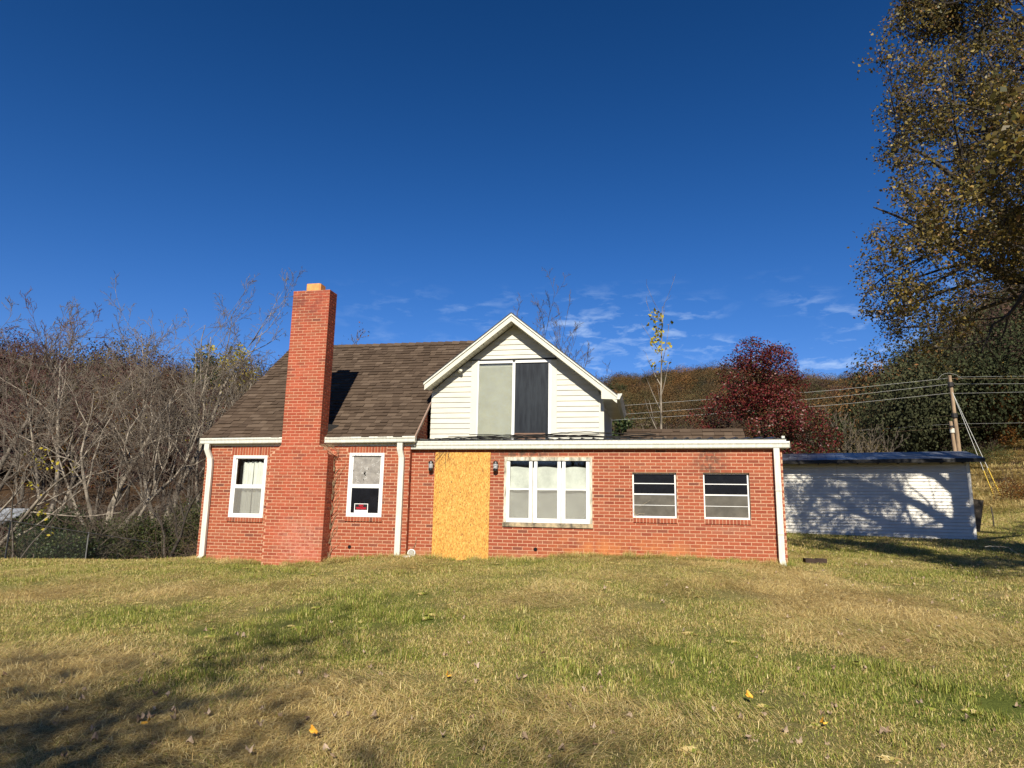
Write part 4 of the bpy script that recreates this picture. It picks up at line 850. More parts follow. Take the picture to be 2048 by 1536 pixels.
# trees seen over the roofs
tree('bare_tree', 'bare tree with a few curled leaves seen over the roof between chimney and gable', 735, 38, [((0, 0, 0), dirp(.1, 1), 9.4, .16), ((0, 0, 0), dirp(-.4, 1), 8.2, .12), ((0, 0, 0), dirp(.5, 1), 7.5, .12)], 4, BARK, TWIGP, 51, leaf=(RUST, .12, 4, .2, .06), nchild=(8, 4, 4, 3), wob=.09, up=.05, ratio=.48, ang=(25, 50), rmin=.009)
tree('bare_tree', 'dark bare tree seen over the roof just left of the chimney', 575, 36, [((0, 0, 0), dirp(0, 1), 8.6, .13), ((0, 0, 0), dirp(-.4, 1), 8, .1)], 4, BARKD, TWIG, 52, leaf=(YELLOW, .12, 1, .2, .03), nchild=(8, 4, 4, 3), wob=.1, up=.04, ratio=.5, ang=(25, 50), rmin=.008)
tree('rusty_tree', 'small tree with brown autumn leaves peeping over the ridge right of the chimney', 748, 34, [((0, 0, 0), (0, 0, 1), 5.6, .13)], 3, BARK, TWIG, 53, leaf=(RUST, .17, 4, .25, .8), nchild=(10, 5, 4), wob=.08, up=.05, ratio=.4, ang=(30, 55), rmin=.009)
tree('bare_tree', 'bare tree with fine upright twigs rising behind the gable peak', 1080, 33, [((0, 0, 0), dirp(.05, 1), 9.2, .12), ((0, 0, 0), dirp(-.30, 1), 9.2, .09), ((0, 0, 0), dirp(.40, 1), 8.6, .09), ((0, 0, 0), dirp(-.12, 1, .3), 9.2, .08), ((0, 0, 0), dirp(.2, 1, .1), 9.0, .08)], 4, BARKD, mat('slate_twigs', (.10, .085, .08), .95), 54, nchild=(7, 4, 3, 3), wob=.06, up=.09, ratio=.46, ang=(18, 40), rmin=.007)
tree('bare_shrub', 'thin twiggy saplings seen low behind the right slope of the gable', 1195, 25, [((0, 0, 0), dirp(.1, 1), 4.3, .04), ((0, 0, 0), dirp(-.2, 1), 4.2, .03), ((0, 0, 0), dirp(.4, 1), 3.9, .03)], 3, BARKD, TWIG, 55, nchild=(5, 3, 2), wob=.07, up=.08, ratio=.42, ang=(18, 40), rmin=.004)
# sapling with yellow tuft
sp_ = tree('sapling', 'slender bare sapling with a tuft of yellow leaves at its tip behind the low roof', 1325, 21, [((0, 0, 0), dirp(-.0, 1), 7.3, .055)], 2, BARKP, TWIG, 56, nchild=(13, 2), wob=.02, up=.06, ratio=.20, ang=(18, 38), rmin=.004, start=.2)
rg = np.random.default_rng(5); hh = 5.2+1.95*rg.random(70)**.8; tl = np.stack([rg.normal(0, .17, 70), rg.normal(0, .17, 70), hh], -1); v, f = leaves(rg, tl, .13, 2, .05); add('foliage', mesh_np('foliage', v, f), YELLOW, sp_)
tree('bare_shrub', 'leafless bush with fanned dark branches behind the low roof beside the yellow tipped sapling', 1355, 27, fan(np.random.default_rng(3), 7, 3.4, .045, .5, .2), 3, BARKD, TWIG, 57, nchild=(5, 4, 3), wob=.1, up=.07, ratio=.5, ang=(20, 45), rmin=.006)
# crown masses with leaves spread through a lumpy volume
def lumpy(rg, lobes, n_, shell=.62):
    w_ = np.array([l[3]**2 for l in lobes]); w_ = w_/w_.sum(); idx = rg.choice(len(lobes), n_, p=w_); L = np.array(lobes)[idx]
    d = rg.normal(0, 1, (n_, 3)); d /= np.linalg.norm(d, axis=1)[:, None]; r_ = shell+(1-shell)*rg.random(n_)**.7
    return L[:, :3]+d*(L[:, 3]*r_)[:, None]*np.array([1, 1, .9])
def leafy(name, label, px, z, lobes, n_, size, m, trunkH, trunkR, seedv, extra=None, group=None):
    x, y = at(px, z); h = gz(x, y)-.1; rg = np.random.default_rng(seedv); t = thing(name, label, 'tree', (x, y, h), 0, group)
    tw = Tubes(); tw.poly([(0, 0, 0), (.05, 0, trunkH*.5), (0, .05, trunkH)], [trunkR, trunkR*.8, trunkR*.6], 8)
    LB = [(R0[0]*a+Fv[0]*b, R0[1]*a+Fv[1]*b, c, r) for a, b, c, r in lobes]
    for a, b, c, r in LB: tw.poly([(0, 0, trunkH*.6), (a*.5, b*.5, (trunkH*.7+c)/2), (a, b, c)], [trunkR*.45, trunkR*.3, trunkR*.1], 5)
    add('trunk', tw.mesh('trunk'), BARKD, t)
    sub = []
    for a, b, c, r in LB:
        for _ in range(9):
            d = rg.normal(0, 1, 3); d /= np.linalg.norm(d); sub.append((a+d[0]*r*.75, b+d[1]*r*.75, c+d[2]*r*.75, r*rg.uniform(.28, .5)))
    v, f = leaves(rg, lumpy(rg, sub, n_, .5), size, 1, size*.5, cen=np.array([0, 0, trunkH*.9]), bias=.6); add('crown', mesh_np('crown', v, f), m, t)
    if extra:
        m2, fr, cond = extra; P = lumpy(rg, sub, int(n_*fr), .5); P = P[cond(P, rg)]; v, f = leaves(rg, P, size, 1, size*.5); add('foliage', mesh_np('foliage', v, f), m2, t)
    return t
# red pear tree (upright twigs poke out at the top)
leafy('red_leaved_tree', 'round crowned tree with dark red leaves rising behind the end of the addition', 1533, 31,
      [(0, 0, 6.5, 1.9), (-1.0, 0, 5.7, 1.5), (1.0, .2, 5.5, 1.6), (-1.8, 0, 4.3, 1.5), (2.0, 0, 4.2, 1.5), (0, -.3, 4.2, 2.0), (-1.9, -.2, 2.7, 1.2), (1.6, 0, 2.4, 1.5), (0, -.5, 2.2, 1.7), (-.8, -.6, 1.6, 1.2), (2.4, 0, 3.0, 1.0), (-.3, 0, 7.4, 1.0)], 44000, .095, PEARL, 3.2, .16, 61,
      extra=(GREENL, .75, lambda P, r: (P[:, 2] < 5.0) & (r.random(len(P)) < np.clip((5.3-P[:, 2])/3.6, 0, 1)*.75*(1.3 if True else 1)) & ((P[:, 0]*R0[0]+P[:, 1]*R0[1]) > -1.5)))
leafy('evergreen_tree', 'dark green conifer seen past the gutter at the right end of the gable', 1222, 60, [(0, 0, 11.0, .9), (0, 0, 9.8, 1.2), (.3, 0, 8, 1.5), (-.3, 0, 6, 1.8), (.3, 0, 3.5, 2.0)], 6000, .30, GREENL, 9, .25, 62)
for px_, z_, k_ in ((405, 60, 3),):
    leafy('evergreen_tree', ('dark bushy evergreen low between the gable gutter and the far hill', 'dark evergreen crown standing among the bare trees of the wood')[k_-2], px_, z_, [(0, 0, 2+k_*1.5, 1.8), (.5, 0, 3.5+k_*2, 1.7), (-.2, 0, 5+k_*2.2, 1.2)], 3500, .26, GREENL, 5, .2, 60+k_)
leafy('yellowing_tree', 'tree with thinning yellow green leaves in the middle of the wood behind the fence', 435, 64, [(0, 0, 13.0, 2.0), (1.5, 0, 11, 1.8), (-1.4, 0, 11.5, 1.8)], 1500, .3, YELLOW, 10, .2, 66)
leafy('bramble_thicket', 'rounded grey brown thicket beside the end of the addition in front of the far hill', 1700, 36, [(0, 0, 2.4, 1.9), (1.6, 0, 1.9, 1.6), (-1.2, 0, 2.0, 1.6), (.5, 0, 3.4, 1.2)], 5000, .09, M_random('thicket_leaves', [(0, (.08, .06, .03)), (.5, (.13, .10, .05)), (1, (.20, .15, .07))], .9, 2, 0, .1, .8, 1.2, .2), 2, .06, 67)
tree('bare_shrub', 'spiky upright twigs of the thicket beside the end of the addition', 1690, 35, fan(np.random.default_rng(13), 12, 3.6, .03, .45, .8), 3, BARK, TWIGP, 68, nchild=(6, 4, 3), wob=.07, up=.09, ratio=.45, ang=(18, 40), rmin=.006)

# --- the big oak on the right, trunk just outside the picture
ox, oy = at(2330, 13.6); oh = gz(ox, oy)-.15
oak = thing('oak_tree', 'large oak with brown and gold leaves overhanging from the right edge', 'tree', (ox, oy, oh))
rgo = np.random.default_rng(77)
def dl(a, u, f=0): v = np.array(dirp(a, u, f), float); return v
tr = [((0, 0, 0), (0.02, .02, 1), 11.5, .34)]
def oak_ok(p):   # the crown's underside rises towards the trunk, its edge bulges half way up
    q = np.array([p[0]+ox, p[1]+oy, p[2]+oh])-CAM; z_ = q[0]*-R0[1]+q[1]*R0[0]; s_ = 13.6/max(z_, 3)
    u = 13.16-(q[0]*R0[0]+q[1]*R0[1])*s_; w = q[2]*s_+CAM[2]-oh
    wmin = 5.6 if u < 3.0 else (5.6-1.9*min(1, (u-3.0)/1.4) if u < 5.4 else 3.8+1.6*(u-5.4))
    if w < wmin: return False
    lim = 4.95+1.3*math.exp(-((w-5.9)/.9)**2)
    return u < lim+.25 and abs(p[0]*Fv[0]+p[1]*Fv[1]) < 5
for (zz, a, u, f_, L, r) in [(4.9, -1, -.10, -.15, 5.4, .10), (5.0, -.9, .02, .55, 5.6, .10), (5.3, -1, .08, -.6, 5.6, .09), (5.0, -1, .18, .2, 5.8, .11), (5.2, -1, .32, .1, 5.8, .13), (5.5, -1, .42, -.5, 5.8, .13), (5.4, -1, .8, .25, 6.2, .14), (6.4, -1, 1.0, -.2, 6.0, .13), (7.4, -.9, 1.2, .3, 5.6, .12), (8.6, -.8, 1.4, -.1, 5, .1), (3.5, .8, .5, .3, 6, .15), (5, .9, .7, -.4, 6, .14), (6.5, .2, .8, .9, 5.5, .13), (6, -.1, .7, -1, 5.5, .13), (8, .6, 1.1, .2, 5, .11), (9.5, -.5, 1.5, .2, 4.5, .09), (4.2, -.25, .4, 1, 6.2, .14), (4.4, -.3, .45, -1, 5.8, .13)]:
    tr.append(((.0, .0, zz), tuple(dl(a, u, f_)), L, r))
th1, tw1, tips1 = grow(rgo, [tr[0]], 3, nchild=(4, 4, 4), wob=.04, up=.1, ratio=.35, ang=(35, 60), rmin=.008, start=.6)
th2, tw2, tips2 = grow(rgo, tr[1:], 4, nchild=(7, 5, 4, 3), wob=.11, up=.015, ratio=.50, ang=(25, 58), rmin=.006, start=.18, droop=.004, tips=[], okf=oak_ok)
def oq(px, py, z): return CAM+(Fv+Rv*(px-1024)/FPX-Uv*(py-768)/FPX)*z-np.array([ox, oy, oh])
lim_ = [oq(2330, 470, 12.6), oq(2120, 500, 12.4), oq(2062, 560, 12.3), oq(2040, 600, 12.2), oq(2016, 632, 12.2), oq(1985, 650, 12.1), oq(1975, 680, 12.0), oq(1962, 705, 11.9)]
th1.poly(lim_, [.09, .055, .04, .034, .028, .02, .014, .008], 7); th1.poly([lim_[4], oq(2010, 660, 12.2), oq(1996, 690, 12.1)], [.025, .018, .008], 5)
tips3 = []
th3, tw3, tips3 = grow(rgo, [(lim_[k], dl(-1, -.25+.3*(k % 2), .2), 1.0, .018) for k in (3, 4, 5, 6)], 2, nchild=(4, 3), wob=.12, up=0, ratio=.5, ang=(30, 60), rmin=.004, tips=tips3)
tips1 = tips1+tips3[::2]
for T1, T2 in ((th1, th2), (tw1, tw2), (th1, th3), (tw1, tw3)):
    if not T2.n: continue
    T1.F += [f+T1.n for f in T2.F]; T1.V += T2.V; T1.n += T2.n
add('trunk', th1.mesh('trunk'), BARKD, oak); add('branches', tw1.mesh('branches'), BARKD, oak)
TP_ = np.array([p for p, d in tips1+tips2]); keep_ = rgo.random(len(TP_)) < .40
v, f = leaves(rgo, TP_[keep_], .068, 14, .13); add('crown', mesh_np('crown', v, f), OAKL, oak)
print('oak tips', len(TP_))
# --- two thin trees behind the viewer, whose shade falls across the lawn
for k, (X_, Y_, H_, sd_) in enumerate([(-4.4, -24.0, 11.6, 81), (-8.0, -24.5, 12.4, 82), (-.8, -25.0, 11.6, 83), (-11.5, -24.5, 12.5, 84), (-2.6, -27.5, 13.2, 85), (2.6, -26.0, 11.4, 86)]):
    r_ = np.random.default_rng(sd_); t = thing('lawn_tree', ('thin leafed tree behind the viewer nearest the middle of the lawn', 'thin leafed tree behind the viewer towards the fence', 'thin leafed tree behind the viewer towards the oak', 'thin leafed tree behind the viewer farthest towards the red shed', 'thin leafed tree farthest behind the viewer', 'thin leafed tree behind the viewer nearest the oak side')[k], 'tree', (X_, Y_, gz(X_, Y_)-.1))
    th, tw, tips = grow(r_, [((0, 0, 0), (.0, 0, 1), H_*.8, .15)], 3, nchild=(14, 6, 4), wob=.06, up=.06, ratio=.40, ang=(35, 60), rmin=.009, start=.35)
    add('trunk', th.mesh('trunk'), BARK, t); add('branches', tw.mesh('branches'), BARK, t)
    v, f = leaves(r_, np.array([p for p, d in tips]), .14, 6, .6); add('crown', mesh_np('crown', v, f), OAKL, t)

ax_, ay_ = 9.0, -5.6; ok2 = thing('oak_tree', 'second oak out of the picture to the right, shading the white shed', 'tree', (ax_, ay_, gz(ax_, ay_)-.1)); r_ = np.random.default_rng(95)
th, tw, tips = grow(r_, [((0, 0, 0), (0, .03, 1), 7.5, .22)]+[((0, 0, h_), (math.cos(a_), math.sin(a_), .45), 3.6, .1) for h_, a_ in ((4.6, .3), (4.9, 2.4), (5.3, 4.2), (5.8, 1.4), (6.2, 3.2), (6.6, 5.4))], 3, nchild=(7, 5, 4), wob=.1, up=.04, ratio=.5, ang=(30, 60), rmin=.008, start=.35, okf=lambda p: p[2] > 4.6)
add('trunk', th.mesh('trunk'), BARKD, ok2); add('branches', tw.mesh('branches'), BARKD, ok2); v, f = leaves(r_, np.array([p for p, d in tips]), .11, 9, .22); add('crown', mesh_np('crown', v, f), OAKL, ok2)
# coloured crowns in the brown wood on the slope
for i, (px, z, lob_, m_, nn, lab) in enumerate([
    (205, 58, [(0, 0, 9.0, 2.0), (-1, 0, 7.2, 1.8), (.8, 0, 6.4, 1.8)], PURP, 3600, 'purplish leaved tree in the wood above the pale trunked tree'),
    (330, 66, [(0, 0, 9.5, 2.0), (1.2, 0, 8.3, 1.7), (-1.3, 0, 8.6, 1.6)], RUST, 2600, 'rust leaved tree in the middle of the wood behind the large bare tree'),
    (545, 60, [(0, 0, 7.6, 1.8), (1.4, 0, 6.8, 1.7), (-1.5, 0, 6.4, 1.7)], RUST, 4200, 'low rust brown tree in the wood close beside the roof edge'),
    (60, 52, [(0, 0, 6.0, 1.8), (1.4, 0, 4.8, 1.7), (-1.4, 0, 4.6, 1.7)], RUST, 4200, 'rust brown tree low in the wood above the red shed'),
    (470, 70, [(0, 0, 9.0, 2.1), (1.6, 0, 8.2, 1.8), (-1.6, 0, 8.0, 1.8)], OAKL, 3600, 'olive brown tree high in the wood left of the chimney'),
    (270, 48, [(0, 0, 3.4, 1.4), (1.4, 0, 2.6, 1.3), (-1.4, 0, 2.6, 1.3)], PURP, 2600, 'dark reddish undergrowth tree between the trunks behind the fence'),
    (30, 62, [(0, 0, 9.0, 1.8), (.8, 0, 7, 1.8), (-.8, 0, 7, 1.8)], GREENL, 3600, 'dark green tree in the wood at the left edge')]):
    leafy('autumn_tree', lab, px, z, lob_, nn, .11, m_, 5, .13, 400+i)
# --- shrubs and undergrowth along the fence
for i, (px, z, w_, h_) in enumerate([(a, b, c*1.05, d*1.75) for a, b, c, d in [(20, 25.5, 1.5, 1.5), (75, 25, 1.3, 1.5), (130, 26, 1.4, 1.3), (170, 25, 1.1, 1.6), (215, 27, 1.2, 1.3), (262, 27.5, 1.2, 1.5), (310, 28.5, 1.3, 1.5), (352, 29, 1.2, 1.5), (392, 30, 1.3, 1.7), (-30, 25, 1.5, 1.6), (440, 31, 1.5, 1.8), (50, 23.5, 1.2, 1.1), (110, 24, 1.2, 1.1), (245, 26, 1.2, 1.1), (330, 27.8, 1.2, 1.2), (185, 24.8, 1.2, 1.0)]]):
    if px < 60: continue
    if px < 100: h_ *= .5; w_ *= .8
    x, y = at(px, z); g0 = gz(x, y); r_ = np.random.default_rng(100+i)
    t = thing('shrub', 'leafy green shrub in the tangled row behind the chain link fence', 'shrub', (x, y, g0-.1), 0, 'shrubs behind the chain link fence')
    lob = [(r_.normal(0, w_*.4), r_.normal(0, w_*.3), h_*r_.uniform(.3, .8), w_*r_.uniform(.4, .65)) for _ in range(7)]
    v, f = leaves(r_, lumpy(r_, lob, 3400, .35), .075, 1, .07); add('foliage', mesh_np('foliage', v, f), SHRUBL if i % 3 else GREENL, t)
    th, tw, _t = grow(r_, fan(r_, 6, h_*1.1, .018, .5, .2), 2, nchild=(5, 3), wob=.15, up=.03, ratio=.55, ang=(25, 60), rmin=.004, thin=3); add('stems', th.mesh('stems'), TWIGP, t)
# yellow leaf sprigs on a thin sapling at the left
yt = tree('sapling', 'thin arching sapling with a few bright yellow green leaves above the red shed', 62, 23, [((0, 0, 0), dirp(.15, 1), 5.0, .035), ((0, 0, 0), dirp(.5, 1), 4.6, .03)], 2, BARK, TWIG, 90, nchild=(7, 3), wob=.09, up=.03, ratio=.3, ang=(30, 60), rmin=.004)
r_ = np.random.default_rng(9); cl = np.array([dirp(a, u) for a, u in [(.25, 3.7), (.55, 3.65), (1.0, 3.55), (1.45, 3.5), (.35, 2.75), (.75, 2.0), (1.05, 1.35), (.6, 4.0)]]); v, f = leaves(r_, cl, .12, 9, .13); add('foliage', mesh_np('foliage', v, f), YELLOW, yt)

# bramble stems through the wood floor: nobody could count them
tb = Tubes(); r_ = np.random.default_rng(55)
for _ in range(2600):
    px = r_.uniform(-120, 640); z = r_.uniform(25.5, 44); x, y = at(px, z); L = r_.uniform(.8, 3.2); a = r_.uniform(0, 6.28)
    d = np.array([math.cos(a)*.6, math.sin(a)*.6, 1.]); P = [np.array([x, y, -9.])]; 
    for s_ in range(5): d = d+r_.normal(0, .25, 3)-np.array([0, 0, .22*s_*.6]); d /= np.linalg.norm(d); P.append(P[-1]+d*L/5)
    P = np.array(P); P[:, 2] += 9; tb.V.append(None); tb.V.pop(); tb.poly(P, np.linspace(.014, .005, 6), 3); tb.V[-1] = tb.V[-1]; tb.V[-1][:, 2] += gz(x, y) if False else 0; tb.V[-1] = (tb.V[-1], x, y)
xs_ = np.array([q[1] for q in tb.V]); ys_ = np.array([q[2] for q in tb.V]); hs_ = G(xs_, ys_); tb.V = [q[0]+np.array([0, 0, h-.05]) for q, h in zip(tb.V, hs_)]
add('undergrowth', tb.mesh('undergrowth'), TWIG, None, kind='stuff')

# ================================================================== forests on the hills (stuff, instanced crowns)
lib = bpy.data.collections.new('forest_library')
def M_forest(name, stops):
    m, n, l, b, o = nt(name); g = n.new('ShaderNodeNewGeometry'); a = n.new('ShaderNodeAttribute'); a.attribute_type = 'INSTANCER'; a.attribute_name = 'tone'
    r = ramp(n, stops); l.new(a.outputs['Fac'], r.inputs[0]); rr = ramp(n, [(0, (.6, .6, .6)), (1, (1.35, 1.3, 1.2))]); l.new(g.outputs['Random Per Island'], rr.inputs[0])
    mu = n.new('ShaderNodeMixRGB'); mu.blend_type = 'MULTIPLY'; mu.inputs[0].default_value = 1; l.new(r.outputs[0], mu.inputs[1]); l.new(rr.outputs[0], mu.inputs[2]); l.new(mu.outputs[0], b.inputs['Base Color']); b.inputs['Roughness'].default_value = .9; b.inputs['Specular IOR Level'].default_value = .1
    tr = n.new('ShaderNodeBsdfTranslucent'); l.new(mu.outputs[0], tr.inputs[0]); ms = n.new('ShaderNodeMixShader'); ms.inputs[0].default_value = .2; l.new(b.outputs[0], ms.inputs[1]); l.new(tr.outputs[0], ms.inputs[2]); l.new(ms.outputs[0], o.inputs[0])
    return m
FOR = M_forest('autumn_forest_leaves', [(0, (.045, .055, .026)), (.16, (.085, .068, .040)), (.32, (.12, .085, .045)), (.46, (.15, .088, .040)), (.58, (.20, .105, .038)), (.68, (.12, .100, .045)), (.8, (.055, .065, .030)), (.92, (.10, .08, .06)), (1, (.09, .045, .038))])
BAREM = M_forest('bare_forest_twigs', [(0, (.075, .055, .042)), (.4, (.12, .088, .066)), (.7, (.10, .062, .055)), (1, (.15, .085, .05))])
def lib_obj(name, me, m): o = bpy.data.objects.new(name, me); me.materials.append(m); lib.objects.link(o); return o
r_ = np.random.default_rng(31)
libs = []
for k in range(4):   # unit leafy crowns: about 1 m wide, scaled up when placed
    lob = [(r_.normal(0, .18), r_.normal(0, .18), .62+r_.normal(0, .16), r_.uniform(.2, .34)) for _ in range(9)]
    v, f = leaves(r_, lumpy(r_, lob, 5200, .6), .024, 1, .015, cen=np.array([0, 0, .5])); lib_obj('a_crown%d' % k, mesh_np('c', v, f), FOR)
for k in range(4):
    th, tw, _t = grow(np.random.default_rng(200+k), [((0, 0, 0), (0, 0, 1), .8, .014), ((0, 0, 0), (.25, .1, 1), .62, .009)], 3, nchild=(12, 6, 5), wob=.07, up=.06, ratio=.42, ang=(25, 50), rmin=.0016, start=.2, k0=4)
    th.F += [f+th.n for f in tw.F]; th.V += tw.V; lib_obj('b_bare%d' % k, th.mesh('c'), BAREM)
def scatter(name, P, idx, scl, rot, tone, coll, **props):
    """one stuff object that carries instanced copies"""
    me = bpy.data.meshes.new(name); me.vertices.add(len(P)); me.vertices.foreach_set('co', np.asarray(P, np.float32).ravel())
    for nm, ar, ty in (('idx', idx, 'INT'), ('tone', tone, 'FLOAT')):
        a = me.attributes.new(nm, ty, 'POINT'); a.data.foreach_set('value', np.asarray(ar, np.int32 if ty == 'INT' else np.float32))
    for nm, ar in (('scl', scl), ('rot', rot)):
        a = me.attributes.new(nm, 'FLOAT_VECTOR', 'POINT'); a.data.foreach_set('vector', np.asarray(ar, np.float32).ravel())
    o = add(name, me, None, None, **props); ng = bpy.data.node_groups.new(name, 'GeometryNodeTree')
    ng.interface.new_socket('Geometry', in_out='INPUT', socket_type='NodeSocketGeometry'); ng.interface.new_socket('Geometry', in_out='OUTPUT', socket_type='NodeSocketGeometry')
    N = ng.nodes; L = ng.links; gi = N.new('NodeGroupInput'); go = N.new('NodeGroupOutput'); ip = N.new('GeometryNodeInstanceOnPoints'); ci = N.new('GeometryNodeCollectionInfo')
    ci.inputs['Collection'].default_value = coll; ci.inputs['Separate Children'].default_value = True; ci.inputs['Reset Children'].default_value = True
    def na(nm, ty): q = N.new('GeometryNodeInputNamedAttribute'); q.data_type = ty; q.inputs['Name'].default_value = nm; return q.outputs['Attribute']
    L.new(gi.outputs[0], ip.inputs['Points']); L.new(ci.outputs[0], ip.inputs['Instance']); ip.inputs['Pick Instance'].default_value = True
    L.new(na('idx', 'INT'), ip.inputs['Instance Index']); L.new(na('scl', 'FLOAT_VECTOR'), ip.inputs['Scale']); er = N.new('FunctionNodeEulerToRotation'); L.new(na('rot', 'FLOAT_VECTOR'), er.inputs[0]); L.new(er.outputs[0], ip.inputs['Rotation'])
    L.new(ip.outputs[0], go.inputs[0]); md = o.modifiers.new('scatter', 'NODES'); md.node_group = ng; return o
def hill_points(n_, plo, phi, rlo, rhi, seedv, rp=1.0):
    r_ = np.random.default_rng(seedv); ph = np.radians(r_.uniform(plo, phi, n_)); rr = rlo+(rhi-rlo)*r_.random(n_)**rp
    x = CAM[0]+rr*(np.sin(ph)*R0[0]-np.cos(ph)*R0[1]); y = CAM[1]+rr*(np.sin(ph)*R0[1]+np.cos(ph)*R0[0]); return x, y, rr, ph, r_
# left slope: mostly bare
x, y, rr, ph, r_ = hill_points(1300, -62, -4, 63, 150, 71, .8)
s_ = r_.uniform(8, 12.5, len(x))*np.where(rr < 60, .85, 1); bare = r_.random(len(x)) < .74
idx = np.where(bare, 4+r_.integers(0, 4, len(x)), r_.integers(0, 4, len(x)))
tone = np.where(bare, r_.random(len(x)), r_.choice([.3, .05, .1, .8, .9, 1.0, .2], len(x)))
sc_ = np.stack([s_*.75, s_*.75, s_], -1); scatter('hillside_wood', np.stack([x, y, G(x, y)-.3], -1), idx, sc_, np.stack([0*x, 0*x, r_.uniform(0, 6.28, len(x))], -1), tone, lib, kind='stuff')
# far hill: full canopy
x, y, rr, ph, r_ = hill_points(4600, -12, 58, 120, 520, 72, 1.0)
s_ = r_.uniform(10, 19, len(x)); bare = r_.random(len(x)) < np.where(rr < 220, .45, .12)
idx = np.where(bare, 4+r_.integers(0, 4, len(x)), r_.integers(0, 4, len(x)))
cl = vnoise(x, y, 45, 4); tone = np.where(bare, r_.random(len(x)), np.clip(cl*.8+.1+r_.normal(0, .22, len(x)), 0, 1))
scatter('hillside_forest', np.stack([x, y, G(x, y)-1.5], -1), idx, np.stack([s_*1.0, s_*1.0, s_*.95], -1), np.stack([0*x, 0*x, r_.uniform(0, 6.28, len(x))], -1), tone, lib, kind='stuff')
# right slope: dense and dark with rust leaves
x, y, rr, ph, r_ = hill_points(760, 29.5, 66, 50, 125, 73, .8)
s_ = r_.uniform(7, 12, len(x))*np.where(rr < 62, .8, 1); bare = r_.random(len(x)) < .4
idx = np.where(bare, 4+r_.integers(0, 4, len(x)), r_.integers(0, 4, len(x)))
tone = np.where(bare, r_.random(len(x)), r_.choice([0, .02, .16, .3, .5, .8, .82, .97], len(x)))
scatter('hillside_wood', np.stack([x, y, G(x, y)-.3], -1), idx, np.stack([s_*.85, s_*.85, s_], -1), np.stack([0*x, 0*x, r_.uniform(0, 6.28, len(x))], -1), tone, lib, kind='stuff')
# middle distance between house and far hill
x, y, rr, ph, r_ = hill_points(750, -4, 34, 62, 125, 74, 1.0)
s_ = r_.uniform(5, 9, len(x)); bare = r_.random(len(x)) < .75
idx = np.where(bare, 4+r_.integers(0, 4, len(x)), r_.integers(0, 4, len(x)))
tone = np.where(bare, r_.random(len(x)), r_.choice([.15, .3, .62, .8, .97], len(x)))
scatter('valley_scrub', np.stack([x, y, G(x, y)-.3], -1), idx, np.stack([s_*.85, s_*.85, s_], -1), np.stack([0*x, 0*x, r_.uniform(0, 6.28, len(x))], -1), tone, lib, kind='stuff')
# individual trees on the right slope that stand out
for i, (px, z, H, w_, m_) in enumerate([(1985, 58, 9.6, 3.2, RUST), (1910, 62, 8.6, 2.8, GREENL), (2060, 52, 9.0, 3.2, OAKL), (1845, 66, 8.2, 2.6, M_random('maroon_leaves', [(0, (.07, .025, .022)), (.5, (.12, .04, .03)), (1, (.17, .07, .035))], .8, 3, 0, .2, .8, 1.2, .3)), (1945, 48, 7, 2.6, OAKL), (2010, 44, 5.5, 2.6, RUST)]):
    leafy('autumn_tree', ['tall rust leaved tree on the right slope above the utility pole', 'dark green tree behind the top of the utility pole', 'tall olive brown tree at the right edge behind the guy wires', 'maroon leaved tree left of the utility pole under the skyline', 'brown leaved tree just right of the two poles above the white shed', 'low rusty bush tree on the bank right of the white shed'][i], px, z,
          [(0, 0, H*.72, w_*.62), (w_*.4, 0, H*.5, w_*.6), (-w_*.4, 0, H*.5, w_*.55), (0, 0, H*.3, w_*.6), (.1*w_, 0, H*.88, w_*.35)], 13000, .10, m_, H*.5, .18, 300+i)

# ================================================================== WHITE SHED
SA = R(13); sx, sy = 9.55, 9.16; ex_, ey_ = (-math.cos(SA), math.sin(SA)), (math.sin(SA), math.cos(SA))
SL, SD, SZ0, SZ1 = 9.4, 4.6, .12, 2.60
shed = thing('white_shed', 'long white lap sided shed with dark metal roof, dappled by the oak', 'shed', (sx, sy, 0)); shed.rotation_euler = (0, 0, -SA)
# local frame: x runs left (negative) along the front, y goes back
SIDING = mat('white_lap_siding', (.80, .76, .67), .55, noise=.12, nscale=3, bump=.1)
MB().box(-SL, 0, .03, SD, SZ0, SZ1).prism([(.03, SZ1), (SD, SZ1), (SD/2, SZ1+.42)], 'x', -SL, 0).build('body', mat('shed_body', (.45, .46, .46), .8), shed)
nb = 24; ph_ = (SZ1-.05-SZ0)/nb
for i in range(nb):
    z0, z1 = SZ0+i*ph_, SZ0+(i+1)*ph_
    for a, b in ((-SL, -3.62), (-3.612, -.09)):
        MB().raw([(a, -.018, z0+.006), (b, -.018, z0+.006), (b, .012, z1), (a, .012, z1), (a, .03, z0), (b, .03, z0), (b, .03, z1), (a, .03, z1)], [(0, 1, 2, 3), (7, 6, 5, 4), (0, 4, 5, 1), (2, 6, 7, 3), (1, 5, 6, 2), (0, 3, 7, 4)]).build('siding_board', SIDING, shed)
MB().box(-.09, .012, -.018, .03, SZ0-.05, SZ1).box(.0, .012, -.018, .10, SZ0-.05, SZ1).build('corner_trim', SIDING, shed)
MB().box(-SL, 0, -.006, .03, SZ0-.06, SZ0-.002).build('base_board', SIDING, shed)
SROOF = M_random('shed_roof_metal', [(0, (.05, .055, .07)), (.5, (.09, .10, .125)), (1, (.17, .19, .22))], .38, 3, 0, .5, .6, 1.3)
SR = [( -.42, 2.62), (SD/2, 3.06), (SD+.4, 2.6)]
